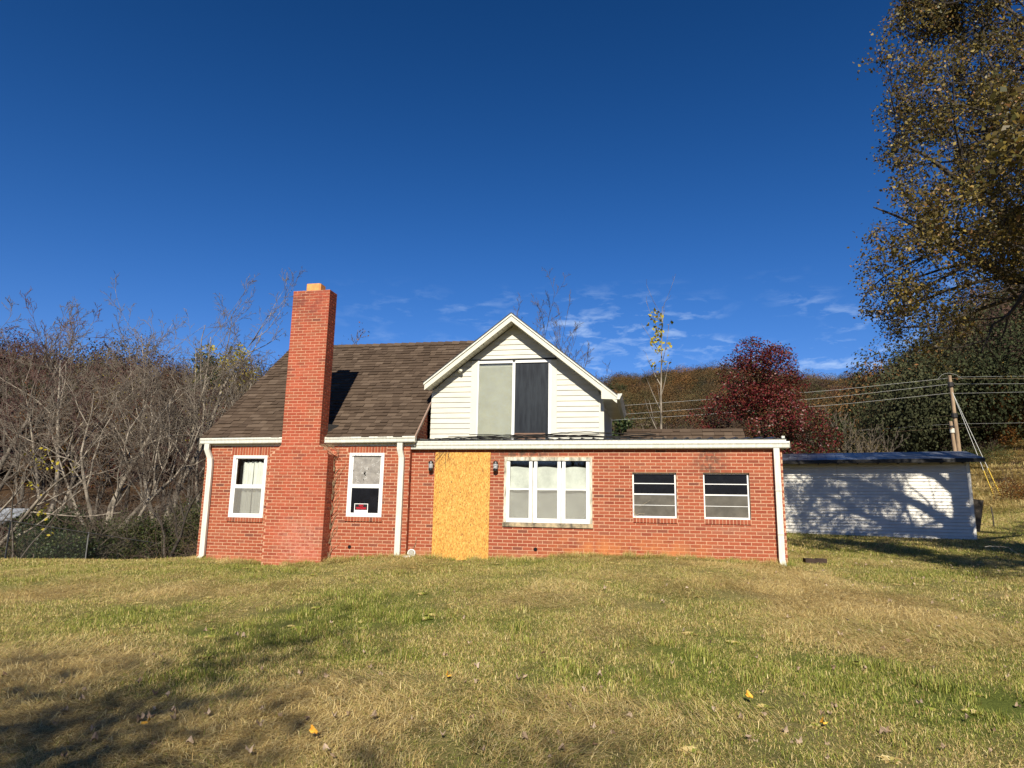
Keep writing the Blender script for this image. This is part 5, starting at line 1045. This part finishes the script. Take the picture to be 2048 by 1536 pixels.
rf = MB().raw([(-SL-.3, -.42, 2.60), (.34, -.42, 2.60), (.34, SD/2, 3.04), (-SL-.3, SD/2, 3.04), (-SL-.3, -.42, 2.56), (.34, -.42, 2.56), (.34, SD/2, 3.0), (-SL-.3, SD/2, 3.0), (.34, SD+.4, 2.6), (-SL-.3, SD+.4, 2.6)], [(0, 1, 2, 3), (7, 6, 5, 4), (0, 4, 5, 1), (1, 5, 6, 2), (0, 3, 7, 4), (3, 2, 8, 9)]).build('roof', SOOT, shed)
sl = (3.04-2.60)/(SD/2+.42)
x = -SL-.3; rp = np.random.default_rng(4)
while x < .33:
    w = .29; jz = rp.uniform(0, .006)
    for a, b in ((-.43, .55), (.52, SD/2+.02)):
        za, zb = 2.606+(a+.42)*sl+(.012 if a < 0 else .006)+jz, 2.606+(b+.42)*sl+jz
        MB().raw([(x+.004, a, za), (min(x+w-.004, .345), a, za), (min(x+w-.004, .345), b, zb), (x+.004, b, zb), (x+.004, a, za-.012), (min(x+w-.004, .345), a, za-.012), (min(x+w-.004, .345), b, zb-.012), (x+.004, b, zb-.012)], [(0, 1, 2, 3), (7, 6, 5, 4), (0, 4, 5, 1), (2, 6, 7, 3), (1, 5, 6, 2), (0, 3, 7, 4)]).build('roof_panel', SROOF, rf)
    x += w
for i in range(17):
    x = -SL+.1+i*.57
    MB().box(x, x+.04, -.40, .0, 2.49, 2.56).build('rafter_end', SOOT, shed)
MB().box(-SL-.3, .34, -.425, -.405, 2.50, 2.575).build('fascia', SOOT, shed)
# odds and ends about the shed
def loc_shed(lx, ly): return sx+lx*math.cos(SA)+ly*math.sin(SA), sy-lx*math.sin(SA)+ly*math.cos(SA)
bx, by = loc_shed(.16, .9); lb = MB().raw([(0, 0, 0), (.10, 0, 0), (.30, 0, .95), (.0, 0, 1.0), (0, .05, 0), (.10, .05, 0), (.30, .05, .95), (.0, .05, 1.0)], [(0, 1, 2, 3), (7, 6, 5, 4), (0, 4, 5, 1), (1, 5, 6, 2), (2, 6, 7, 3), (3, 7, 4, 0)]).build('leaning_board', BARKD, None, label='dark board leaning against the far right side of the white shed', category='board'); lb.location = (bx, by, gz(bx, by)+.2)
stx, sty = at(1974, 25); MB().tube([(0, 0, -.1), (.01, 0, .35), (-.02, 0, .72)], .022, 6).build('garden_stake', BARKD, None, label='short dark stake standing in the lawn right of the white shed', category='stake').location = (stx, sty, gz(stx, sty))
px_, py_ = _gp(1630, 1126); rzb = .2
pv = MB().prism([(-.20, 0), (.20, 0), (.20, .10), (.03, .105), (.02, .09), (-.03, .09), (-.04, .10), (-.20, .10)], 'y', -.09, .09).build('concrete_block', mat('dark_block', (.055, .035, .026), .9, noise=.4, nscale=20), None, label='dark half buried block lying in the grass right of the addition', category='block'); pv.location = (px_, py_, gz(px_, py_)-.02); pv.rotation_euler = (0, 0, .1)
bx, by = _gp(2010, 1112); vine('fallen_branch', 'thin pale fallen stick in the shade at the right edge of the lawn', [((bx-.3, by+.2, gz(bx, by)+.18), (.8, -.5, -.15), .75, .008)], 4, mat('pale_stick', (.4, .36, .3), .9)); bpy.data.objects['fallen_branch']['category'] = 'stick'
vine('dry_weeds', 'dry crooked weeds leaning on the foot of the white shed by the house', [((*loc_shed(-6.9+.12*i, -.06), .25), (-.6+.12*i, 0, .5), .5, .006) for i in range(7)], 6, TWIG); bpy.data.objects['dry_weeds']['category'] = 'weeds'

# ================================================================== RED SHED at the left edge
rx, ry = at(-45, 31.5); rz0 = gz(rx, ry)-.55
red = thing('red_shed', 'small red shed with grey metal roof half hidden by shrubs at the left edge', 'shed', (rx, ry, rz0), -.20)
MB().box(-2.4, 2.35, 0, 2.6, -.5, 1.35).build('wall', mat('red_siding', (.30, .025, .02), .8, noise=.5, nscale=4), red)
MB().raw([(-2.6, -.35, 1.28), (2.6, -.35, 1.28), (2.72, 1.3, 2.15), (-2.6, 1.3, 2.15), (-2.6, -.35, 1.22), (2.6, -.35, 1.22), (2.72, 1.3, 2.1), (-2.6, 1.3, 2.1), (2.6, 2.9, 1.3), (-2.6, 2.9, 1.3)], [(0, 1, 2, 3), (7, 6, 5, 4), (0, 4, 5, 1), (1, 5, 6, 2), (3, 2, 8, 9)]).build('roof', mat('grey_metal_roof', (.36, .38, .40), .55, noise=.5, nscale=3, metal=.3), red)
fx, fy = at(1779, 150); fh = thing('far_house', 'tiny white house front among the trees of the far valley', 'house', (fx, fy, gz(fx, fy)+2.2)); MB().box(-1.5, 1.5, 0, 4, 0, 2.6).build('wall', TRIM, fh); MB().prism([(-1.8, 2.6), (1.8, 2.6), (0, 3.8)], 'y', -.3, 4.2).build('roof', SOOT, fh)

# ================================================================== CHAIN LINK FENCE
GALV = mat('galvanised_steel', (.20, .20, .19), .6, metal=.3, noise=.3)
fpts = [(-120, 17.5), (-40, 19.0), (49, 20.6), (204, 23.6), (342, 27.5), (430, 31.5), (520, 35)]
fence = thing('chain_link_fence', 'low chain link fence between the lawn and the overgrown wood', 'fence', (0, 0, 0))
FP = [np.array([*at(a, b)]) for a, b in fpts]
def rail_z(a, b):   # rail height
    return gz(*b)+1.12
RZs = [gz(*p)+1.12 for p in FP]
FT = Tubes()
for p, z in zip(FP, RZs):
    MB().tube([(p[0], p[1], z-1.3), (p[0], p[1], z+.03)], .022, 8).build('post', GALV, fence)
MB().tube([(p[0], p[1], z) for p, z in zip(FP, RZs)], .017, 6).build('rail', GALV, fence)
for i in range(len(FP)-1):
    a, b = FP[i], FP[i+1]; za, zb = RZs[i], RZs[i+1]; L = np.linalg.norm(b-a); n_ = int(L/.065); hgt = 1.08
    for k in range(-int(hgt/.065), n_):
        for sg_ in (1, -1):
            u0, u1 = k*.065, k*.065+hgt
            lo, hi = max(u0, 0), min(u1, L)
            if hi-lo < .05: continue
            P = []
            for u in (lo, hi):
                t = u/L; h = (u-u0) if sg_ == 1 else hgt-(u-u0); xy = a+(b-a)*t; P.append((xy[0], xy[1], za+(zb-za)*t-hgt+h))
            FT.poly([P[0], ((P[0][0]+P[1][0])/2, (P[0][1]+P[1][1])/2, (P[0][2]+P[1][2])/2), P[1]], [.0016]*3, 3)
add('wire_mesh', FT.mesh('wire_mesh'), GALV, fence, kind='stuff')

# ================================================================== UTILITY POLES AND WIRES
POLE = mat('weathered_pole', (.42, .30, .19), .9, noise=.45, nscale=6, stretch=(1, 1, .2))
def P3(px, py, z):
    d = Fv+Rv*(px-1024)/FPX-Uv*(py-768)/FPX; return CAM+d*z
def pole(name, label, top, bot, z, r):
    a, b = P3(*bot, z), P3(*top, z); b2 = a+(b-a); t = thing(name, label, 'utility pole', tuple(a))
    a2 = a-(b-a)*.8
    MB().tube([tuple(a2-a), (0, 0, 0), tuple(b-a)], [r*1.15, r, r*.82], 12).build('shaft', POLE, t); return t, a, b
z_p = 38
p1, a1, b1 = pole('utility_pole', 'tall leaning wooden utility pole behind the white shed', (1899, 751), (1918, 900), z_p, .11)
for py, w in ((769, .16), (831, .14)):
    q = P3(1899+(py-751)*.1275, py, z_p)-a1; MB().tube([tuple(q-np.array([0, 0, .12])), tuple(q+np.array([0, 0, .12]))], .15, 10).build('collar', SOOT, p1)
p2, a2_, b2_ = pole('utility_pole', 'short cut off pole with a white marker beside the tall utility pole', (1901, 843), (1909.5, 900), z_p-1, .105)
q = P3(1904.3, 861, z_p-1)-a2_; MB().tube([tuple(q-np.array([0, 0, .13])), tuple(q+np.array([0, 0, .11]))], .118, 12).build('marker', TRIM, p2); 
q = P3(1903, 853, z_p-1)-a2_; MB().tube([tuple(q-np.array([0, 0, .04])), tuple(q+np.array([0, 0, .04]))], .125, 12).build('collar', SOOT, p2)
WIRE = mat('bare_wire', (.50, .50, .46), .4, metal=.2); WIREB = mat('brown_wire', (.28, .20, .12), .6); GUYY = mat('yellow_guy_guard', (.62, .42, .05), .5)
def wire(label, pts, z0, z1, r=.014, m=WIRE, sag=0, name='power_line'):
    r *= .62
    Q = []; n_ = len(pts)
    for i, (px, py) in enumerate(pts): Q.append(P3(px, py, z0+(z1-z0)*i/(n_-1)))
    Q = np.array(Q); t = np.linspace(0, 1, 14); ti = np.linspace(0, 1, n_); C_ = np.stack([np.interp(t, ti, Q[:, k]) for k in range(3)], -1); C_[:, 2] -= sag*4*t*(1-t)
    return MB().tube([tuple(c) for c in C_], r, 4).build(name, m, None, label=label, category='wire')
wire('topmost power line from the pole top towards the red leaved tree and beyond the gable', [(1899, 756), (1662, 781), (1415, 799), (1150, 818)], 38, 44, m=WIRE)
wire('power line second from the top left of the utility pole', [(1900, 768), (1680, 793), (1415, 816), (1150, 836)], 38, 44, m=WIRE)
wire('power line third from the top left of the utility pole', [(1901, 786), (1680, 809), (1415, 828.5), (1150, 845)], 38, 44, m=WIRE)
wire('thin service wire sloping steeply down left from the collar of the pole', [(1901, 778), (1800, 812), (1710, 836)], 38, 60, .010, WIREB, name='service_wire')
wire('thin service wire sloping down left from the middle of the pole', [(1902, 801), (1800, 834), (1705, 858)], 38, 60, .010, WIREB, name='service_wire')
wire('low faint cable running left from the lower collar of the pole', [(1910, 829), (1800, 846), (1690, 852)], 38, 55, .009, WIREB, name='service_wire')
wire('low cable crossing behind the short pole', [(2150, 844), (1902, 848), (1700, 862)], 37, 46, .010, WIRE)
wire('second low cable just under the one behind the short pole', [(1960, 854), (1904, 856), (1780, 864)], 37, 42, .008, WIREB)
wire('topmost power line leaving the pole to the right edge', [(1915, 754), (2150, 751)], 38, 33, .013, WIRE)
wire('second power line leaving the pole to the right edge', [(1900, 757), (2150, 757)], 38, 33, .013, WIREB)
wire('third power line leaving the pole to the right edge', [(1908, 768), (2150, 767)], 38, 33, .013, WIRE)
wire('fourth power line leaving the pole to the right edge', [(1903, 787), (2150, 782)], 38, 33, .013, WIRE)
wire('curved jumper wire arching over the top of the utility pole', [(1875, 759), (1884, 749), (1896, 746), (1912, 749), (1926, 758)], 38, 37.6, .012, WIRE, name='jumper_wire')
for (xe, ye), lab in (((1995, 1010), 'near guy wire with a yellow guard staked in the bank right of the white shed'), ((2007, 1003), 'far guy wire with a yellow guard staked in the bank right of the white shed')):
    top = P3(1905, 785, 37.8); d = np.array(P3(xe, ye, 33.5)); g0 = gz(d[0], d[1]); d[2] = min(d[2], 99)
    t = thing('guy_wire', lab, 'guy wire', tuple(d)); mid = (top-d)*.28
    MB().tube([tuple(mid), tuple(top-d)], .012, 5).build('cable', WIRE, t); MB().tube([(0, 0, 0), tuple(mid)], .020, 6).build('guard', GUYY, t); MB().tube([(0, 0, 0), tuple(-(top-d)*.06)], .014, 5).build('anchor_rod', GALV, t)

# ================================================================== LAWN
glib = bpy.data.collections.new('grass_library')
def M_grass():
    m, n, l, b, o = nt('grass_blades'); g = n.new('ShaderNodeNewGeometry'); a = n.new('ShaderNodeAttribute'); a.attribute_type = 'INSTANCER'; a.attribute_name = 'tone'
    rnd = g.outputs['Random Per Island']
    sb = n.new('ShaderNodeMath'); sb.operation = 'SUBTRACT'; l.new(a.outputs['Fac'], sb.inputs[0]); l.new(rnd, sb.inputs[1])
    mr_ = n.new('ShaderNodeMapRange'); mr_.inputs['From Min'].default_value = -.12; mr_.inputs['From Max'].default_value = .12; l.new(sb.outputs[0], mr_.inputs[0])
    m7 = n.new('ShaderNodeMath'); m7.operation = 'MULTIPLY'; m7.inputs[1].default_value = 7.31; l.new(rnd, m7.inputs[0]); f7 = n.new('ShaderNodeMath'); f7.operation = 'FRACT'; l.new(m7.outputs[0], f7.inputs[0])
    rt = ramp(n, [(0, (.28, .18, .07)), (.3, (.50, .35, .13)), (.65, (.68, .52, .21)), (1, (.80, .66, .34))]); rgn = ramp(n, [(0, (.10, .125, .020)), (.4, (.20, .235, .036)), (.75, (.31, .33, .055)), (1, (.44, .43, .10))])
    l.new(f7.outputs[0], rt.inputs[0]); l.new(f7.outputs[0], rgn.inputs[0]); mx = n.new('ShaderNodeMixRGB'); l.new(mr_.outputs[0], mx.inputs[0]); l.new(rt.outputs[0], mx.inputs[1]); l.new(rgn.outputs[0], mx.inputs[2])
    l.new(mx.outputs[0], b.inputs['Base Color']); b.inputs['Roughness'].default_value = .6; b.inputs['Specular IOR Level'].default_value = .25
    tr = n.new('ShaderNodeBsdfTranslucent'); l.new(mx.outputs[0], tr.inputs[0]); ms = n.new('ShaderNodeMixShader'); ms.inputs[0].default_value = .2; l.new(b.outputs[0], ms.inputs[1]); l.new(tr.outputs[0], ms.inputs[2]); l.new(ms.outputs[0], o.inputs[0])
    return m
GRASSM = M_grass()
def blades(n_, rad, L0, L1, W, lean, curl, seedv, z0=0., hayd=None):
    r_ = np.random.default_rng(seedv); q = rad*np.sqrt(r_.random(n_)); a = r_.uniform(0, 6.28, n_); base = np.stack([q*np.cos(a), q*np.sin(a), z0*r_.random(n_)], -1)
    L = r_.uniform(L0, L1, n_)[:, None]; az = r_.uniform(0, 6.28, n_) if hayd is None else hayd+r_.normal(0, .5, n_); h = np.stack([np.cos(az), np.sin(az), 0*az], -1); le = np.clip(r_.normal(lean, .25, n_), 0, 1.5)[:, None]
    d = h*np.sin(le)+np.array([0, 0, 1.])*np.cos(le); side = np.cross(h, [0, 0, 1.]); w = W*r_.uniform(.6, 1.3, n_)[:, None]
    le2 = le+curl*r_.uniform(.3, 1.4, n_)[:, None]; d2 = h*np.sin(le2)+np.array([0, 0, 1.])*np.cos(le2)
    m_ = base+d*L*.5; t_ = m_+d2*L*.5; t_[:, 2] = np.maximum(t_[:, 2], .004)
    V = np.stack([base-side*w*.5, base+side*w*.5, m_+side*w*.45, m_-side*w*.45, t_+side*w*.12, t_-side*w*.12], 1).reshape(-1, 3); i = np.arange(n_)[:, None]*6
    F_ = np.stack([i+0, i+1, i+2, i+3, i+3, i+2, i+4, i+5], -1).reshape(-1, 4); return V, F_
def gl(name, parts):
    V = []; F_ = []; n_ = 0
    for v, f in parts: V.append(v); F_.append(f+n_); n_ += len(v)
    me = mesh_np(name, np.concatenate(V), np.concatenate(F_)); me.materials.append(GRASSM); o = bpy.data.objects.new(name, me); glib.objects.link(o)
for k in range(3): gl('a_turf%d' % k, [blades(560, .36, .015, .038, .0045, .65, .5, 10+k), blades(70, .36, .03, .06, .0045, .4, .5, 20+k), blades(460, .38, .04, .09, .0032, 1.35, .25, 30+k)])
for k in range(2): gl('b_hay%d' % k, [blades(800, .42, .05, .13, .0034, 1.38, .3, 40+k, .03, hayd=k*2.0), blades(90, .4, .04, .10, .0035, .9, .8, 50+k, .02)])
gl('c_tuft', [blades(150, .13, .04, .10, .005, .45, .6, 60)])
for k in range(2): gl('d_far%d' % k, [blades(420, .75, .03, .07, .012, .6, .6, 70+k), blades(260, .75, .06, .14, .010, 1.2, .3, 80+k)])
def weed():
    r_ = np.random.default_rng(91); V = []; F_ = []
    for i in range(9):
        a = i*.7+r_.uniform(-.2, .2); L = r_.uniform(.05, .09); w = L*.28; h = np.array([math.cos(a), math.sin(a), 0]); s_ = np.array([-h[1], h[0], 0]); b = len(V)
        V += [h*.01, h*L*.5+s_*w+[0, 0, .02], h*L+[0, 0, .012], h*L*.5-s_*w+[0, 0, .02]]; F_.append((b, b+1, b+2, b+3))
    return np.array(V), np.array(F_)
gl('e_weed', [weed()])
def frustum(px0, px1, zlo, zhi, step, seedv):
    r_ = np.random.default_rng(seedv); rows = []; z = zlo
    while z < zhi:
        u0, u1 = (px0-1024)/FPX*z, (px1-1024)/FPX*z; n_ = int((u1-u0)/step)+1; u = u0+(np.arange(n_)+r_.uniform(-.45, .45, n_))*step; zz = z+r_.uniform(-.45, .45, n_)*step; rows.append(np.stack([u, zz], -1)); z += step
    q = np.concatenate(rows); fx_, fy_ = Fv[0]/math.cos(TILT), Fv[1]/math.cos(TILT)
    return CAM[0]+fx_*q[:, 1]+R0[0]*q[:, 0], CAM[1]+fy_*q[:, 1]+R0[1]*q[:, 0], q[:, 1], r_
def in_house(x, y):
    a = (x > -9.63) & (x < -4.85) & (y > YL-.01); b = (x > -4.9) & (x < 2.5) & (y > -.01); c = (x > -7.87) & (x < -6.55) & (y > YL-.37)
    lx = (x-sx)*math.cos(SA)-(y-sy)*math.sin(SA); ly = (x-sx)*math.sin(SA)+(y-sy)*math.cos(SA); d = (lx > -SL) & (lx < .0) & (ly > 0) & (ly < SD)
    return a | b | c | d
def lawn(name, px0, px1, zlo, zhi, step, seedv, far=False):
    x, y, zz, r_ = frustum(px0, px1, zlo, zhi, step, seedv); ok = ~in_house(x, y); ok &= ~((y > .5) & (x > -9.6) & (x < 2.4) & (y < 6))
    x, y, zz = x[ok], y[ok], zz[ok]; g_ = green(x, y); n_ = len(x); h = G(x, y); e = .25
    gx = (G(x+e, y)-G(x-e, y))/(2*e); gy = (G(x, y+e)-G(x, y-e))/(2*e)
    if far: idx = 6+r_.integers(0, 2, n_); s_ = np.stack([np.ones(n_), np.ones(n_), r_.uniform(.7, 1.3, n_)], -1)
    else:
        hay = r_.random(n_) < np.clip((.50-g_)*2.6, 0, .95); tuft = (~hay) & (r_.random(n_) < .10+.25*(g_ > .8)); idx = np.where(hay, 3+r_.integers(0, 2, n_), np.where(tuft, 5, r_.integers(0, 3, n_))); idx = np.where(r_.random(n_) < .06*g_*2, 8, idx)
        q = r_.uniform(.8, 1.2, n_); s_ = np.stack([q, q, q*np.where(hay, r_.uniform(.5, 1.3, n_), .65+.7*g_)], -1)
    tone = np.clip(.06+.74*g_+r_.normal(0, .06, n_), 0, .95)
    # small angle tilt that follows the slope, then a spin
    rot = np.stack([gy, -gx, 0*x], -1); spin = r_.uniform(0, 6.28, n_)
    # euler of spin then tilt
    rx_ = gy*np.cos(spin)-gx*np.sin(spin); ry_ = -gx*np.cos(spin)-gy*np.sin(spin); rot = np.stack([rx_, ry_, spin], -1)
    near_ = np.exp(-(np.hypot(x, y-CAM[1])/22)**2); h = h+near_*(.05*(vnoise(x, y, .9, 5)-.5)+.03*(vnoise(x, y, .35, 6)-.5))
    scatter(name, np.stack([x, y, h-.006], -1), idx, s_, rot, tone, glib, kind='stuff')
lawn('lawn_grass', -900, 2950, 3.0, 9.0, .30, 1); lawn('lawn_grass', -500, 2700, 9.0, 16.5, .36, 2)
lawn('far_lawn_grass', -400, 2600, 16.5, 36, .62, 3, True)
# unmown grass and weeds against the foot of the walls
r_ = np.random.default_rng(66); bx_ = np.concatenate([r_.uniform(-9.7, -7.9, 26), r_.uniform(-7.87, -6.55, 14), r_.uniform(-6.5, -4.85, 26), r_.uniform(-4.85, 2.6, 95)]); n_ = len(bx_)
by_ = np.where(bx_ < -7.88, YL-.09, np.where(bx_ < -6.54, YL-.46, np.where(bx_ < -4.86, YL-.09, YW-.09)))-np.abs(r_.normal(0, .07, n_))
scatter('wall_foot_grass', np.stack([bx_, by_, G(bx_, by_)-.01], -1), r_.choice([5, 5, 5, 3, 8], n_), np.stack([r_.uniform(.6, 1.1, n_)]*2+[r_.uniform(.6, 1.9, n_)], -1), np.stack([0*bx_, 0*bx_, r_.uniform(0, 6.28, n_)], -1), np.clip(r_.normal(.45, .3, n_), 0, .95), glib, kind='stuff')
# dry brush on the bank beyond the white shed
x, y, zz, r_ = frustum(1900, 2400, 30, 47, .9, 12); n_ = len(x)
scatter('bank_brush', np.stack([x, y, G(x, y)-.03], -1), r_.choice([3, 4, 4, 3, 5], n_), np.stack([r_.uniform(2.5, 4, n_)]*2+[r_.uniform(2.5, 6, n_)], -1), np.stack([0*x, 0*x, r_.uniform(0, 6.28, n_)], -1), np.clip(r_.normal(.12, .15, n_), 0, .8), glib, kind='stuff')
for i, (px, z, w_, h_, m_) in enumerate([(2035, 32, 1.3, 1.1, RUST), (1975, 42, 1.6, 1.3, SHRUBL), (2040, 44, 1.8, 1.8, OAKL), (1935, 44, 1.5, 1.4, SHRUBL)]):
    x, y = at(px, z); r_ = np.random.default_rng(500+i); t = thing('shrub', ['low rusty bush at the right edge above the far end of the lawn', 'green brown bush on the bank behind the guy wires', 'tall brown bush at the right edge behind the guy wires', 'green brown bush hugging the far corner of the white shed'][i], 'shrub', (x, y, gz(x, y)-.1))
    v, f = leaves(r_, lumpy(r_, [(r_.normal(0, w_*.4), r_.normal(0, w_*.3), h_*r_.uniform(.3, .8), w_*r_.uniform(.4, .6)) for _ in range(7)], 3000, .35), .07, 1, .07); add('foliage', mesh_np('foliage', v, f), m_, t)
    th, tw, _t = grow(r_, fan(r_, 7, h_*1.3, .016, .5, .2), 2, nchild=(5, 3), wob=.15, up=.03, ratio=.55, ang=(25, 60), rmin=.004, thin=3); add('stems', th.mesh('stems'), TWIG, t)
# dead leaves lying on the lawn
LEAFP = M_random('pale_dead_leaf', [(0, (.26, .18, .11)), (.5, (.42, .32, .23)), (1, (.18, .11, .06))], .7, 3, 0)
LEAFO = mat('orange_leaf', (.70, .30, .03), .6, noise=.3, nscale=40, col2=(.75, .45, .06))
def leaf_mesh(seedv, s):
    r_ = np.random.default_rng(seedv); ang = np.linspace(0, 2*np.pi, 15, endpoint=False); rr = s*(.55+.45*np.abs(np.cos(ang*2.5)))*r_.uniform(.85, 1.1, 15)
    V = [(0, 0, .012)]+[(rr[i]*math.cos(ang[i])*1.1, rr[i]*math.sin(ang[i])*.8, .012+.02*math.sin(ang[i]*2+seedv)+.012*r_.random()) for i in range(15)]
    me = bpy.data.meshes.new('fallen_leaf'); me.from_pydata(V, [], [(0, 1+i, 1+(i+1) % 15) for i in range(15)]); return me
LM = [leaf_mesh(k, .028) for k in range(4)]; 
for me in LM: me.materials.append(LEAFP)
LO = leaf_mesh(9, .038); LO.materials.append(LEAFO)
for (px, py), lab in zip([(295, 1463), (626, 1485), (893, 1365), (1500, 1408), (1645, 1466)], ['orange yellow leaf upright in the shaded grass under the leftmost window', 'small orange leaf lying in the bottom grass straight below the chimney', 'orange leaf with a yellow edge lying in the grass below the boarded door', 'bright orange leaf in the sunny grass below the awning windows', 'brown orange leaf lying in the bottom right grass']):
    x, y = _gp(px, py); o = add('fallen_leaf', LO, None, None, (x, y, gz(x, y)+.05), (.6, .5, px*.1), label=lab, category='leaf'); o.scale = (1, .8, 1)
r_ = np.random.default_rng(8)
for i in range(120):
    px = r_.uniform(0, 2040); py = 1300+230*r_.random()**.6 if i < 80 else r_.uniform(1150, 1400)
    x, y = _gp(px, py); s_ = r_.uniform(.5, 1.15); o = add('fallen_leaf', LM[i % 4], None, None, (x, y, gz(x, y)+.022+.02*r_.random()), (r_.normal(0, .4), r_.normal(0, .4), r_.uniform(0, 6.28)), label='pale curled dead leaf lying in the mown grass', category='leaf', group='pale dead leaves scattered over the lawn'); o.scale = (s_, s_, s_)
# fine leaf litter on the right of the lawn
cx = []; 
x, y, zz, r2 = frustum(1100, 2150, 7, 26, .42, 19); k = r2.random(len(x)) < .6*np.clip((x+1)/5, .1, 1); x, y = x[k], y[k]; ok = ~in_house(x, y); x, y = x[ok], y[ok]
v, f = leaves(r2, np.stack([x, y, G(x, y)+.05], -1), .045, 1, .01); add('leaf_litter', mesh_np('leaf_litter', v, f), LEAFP, None, kind='stuff')
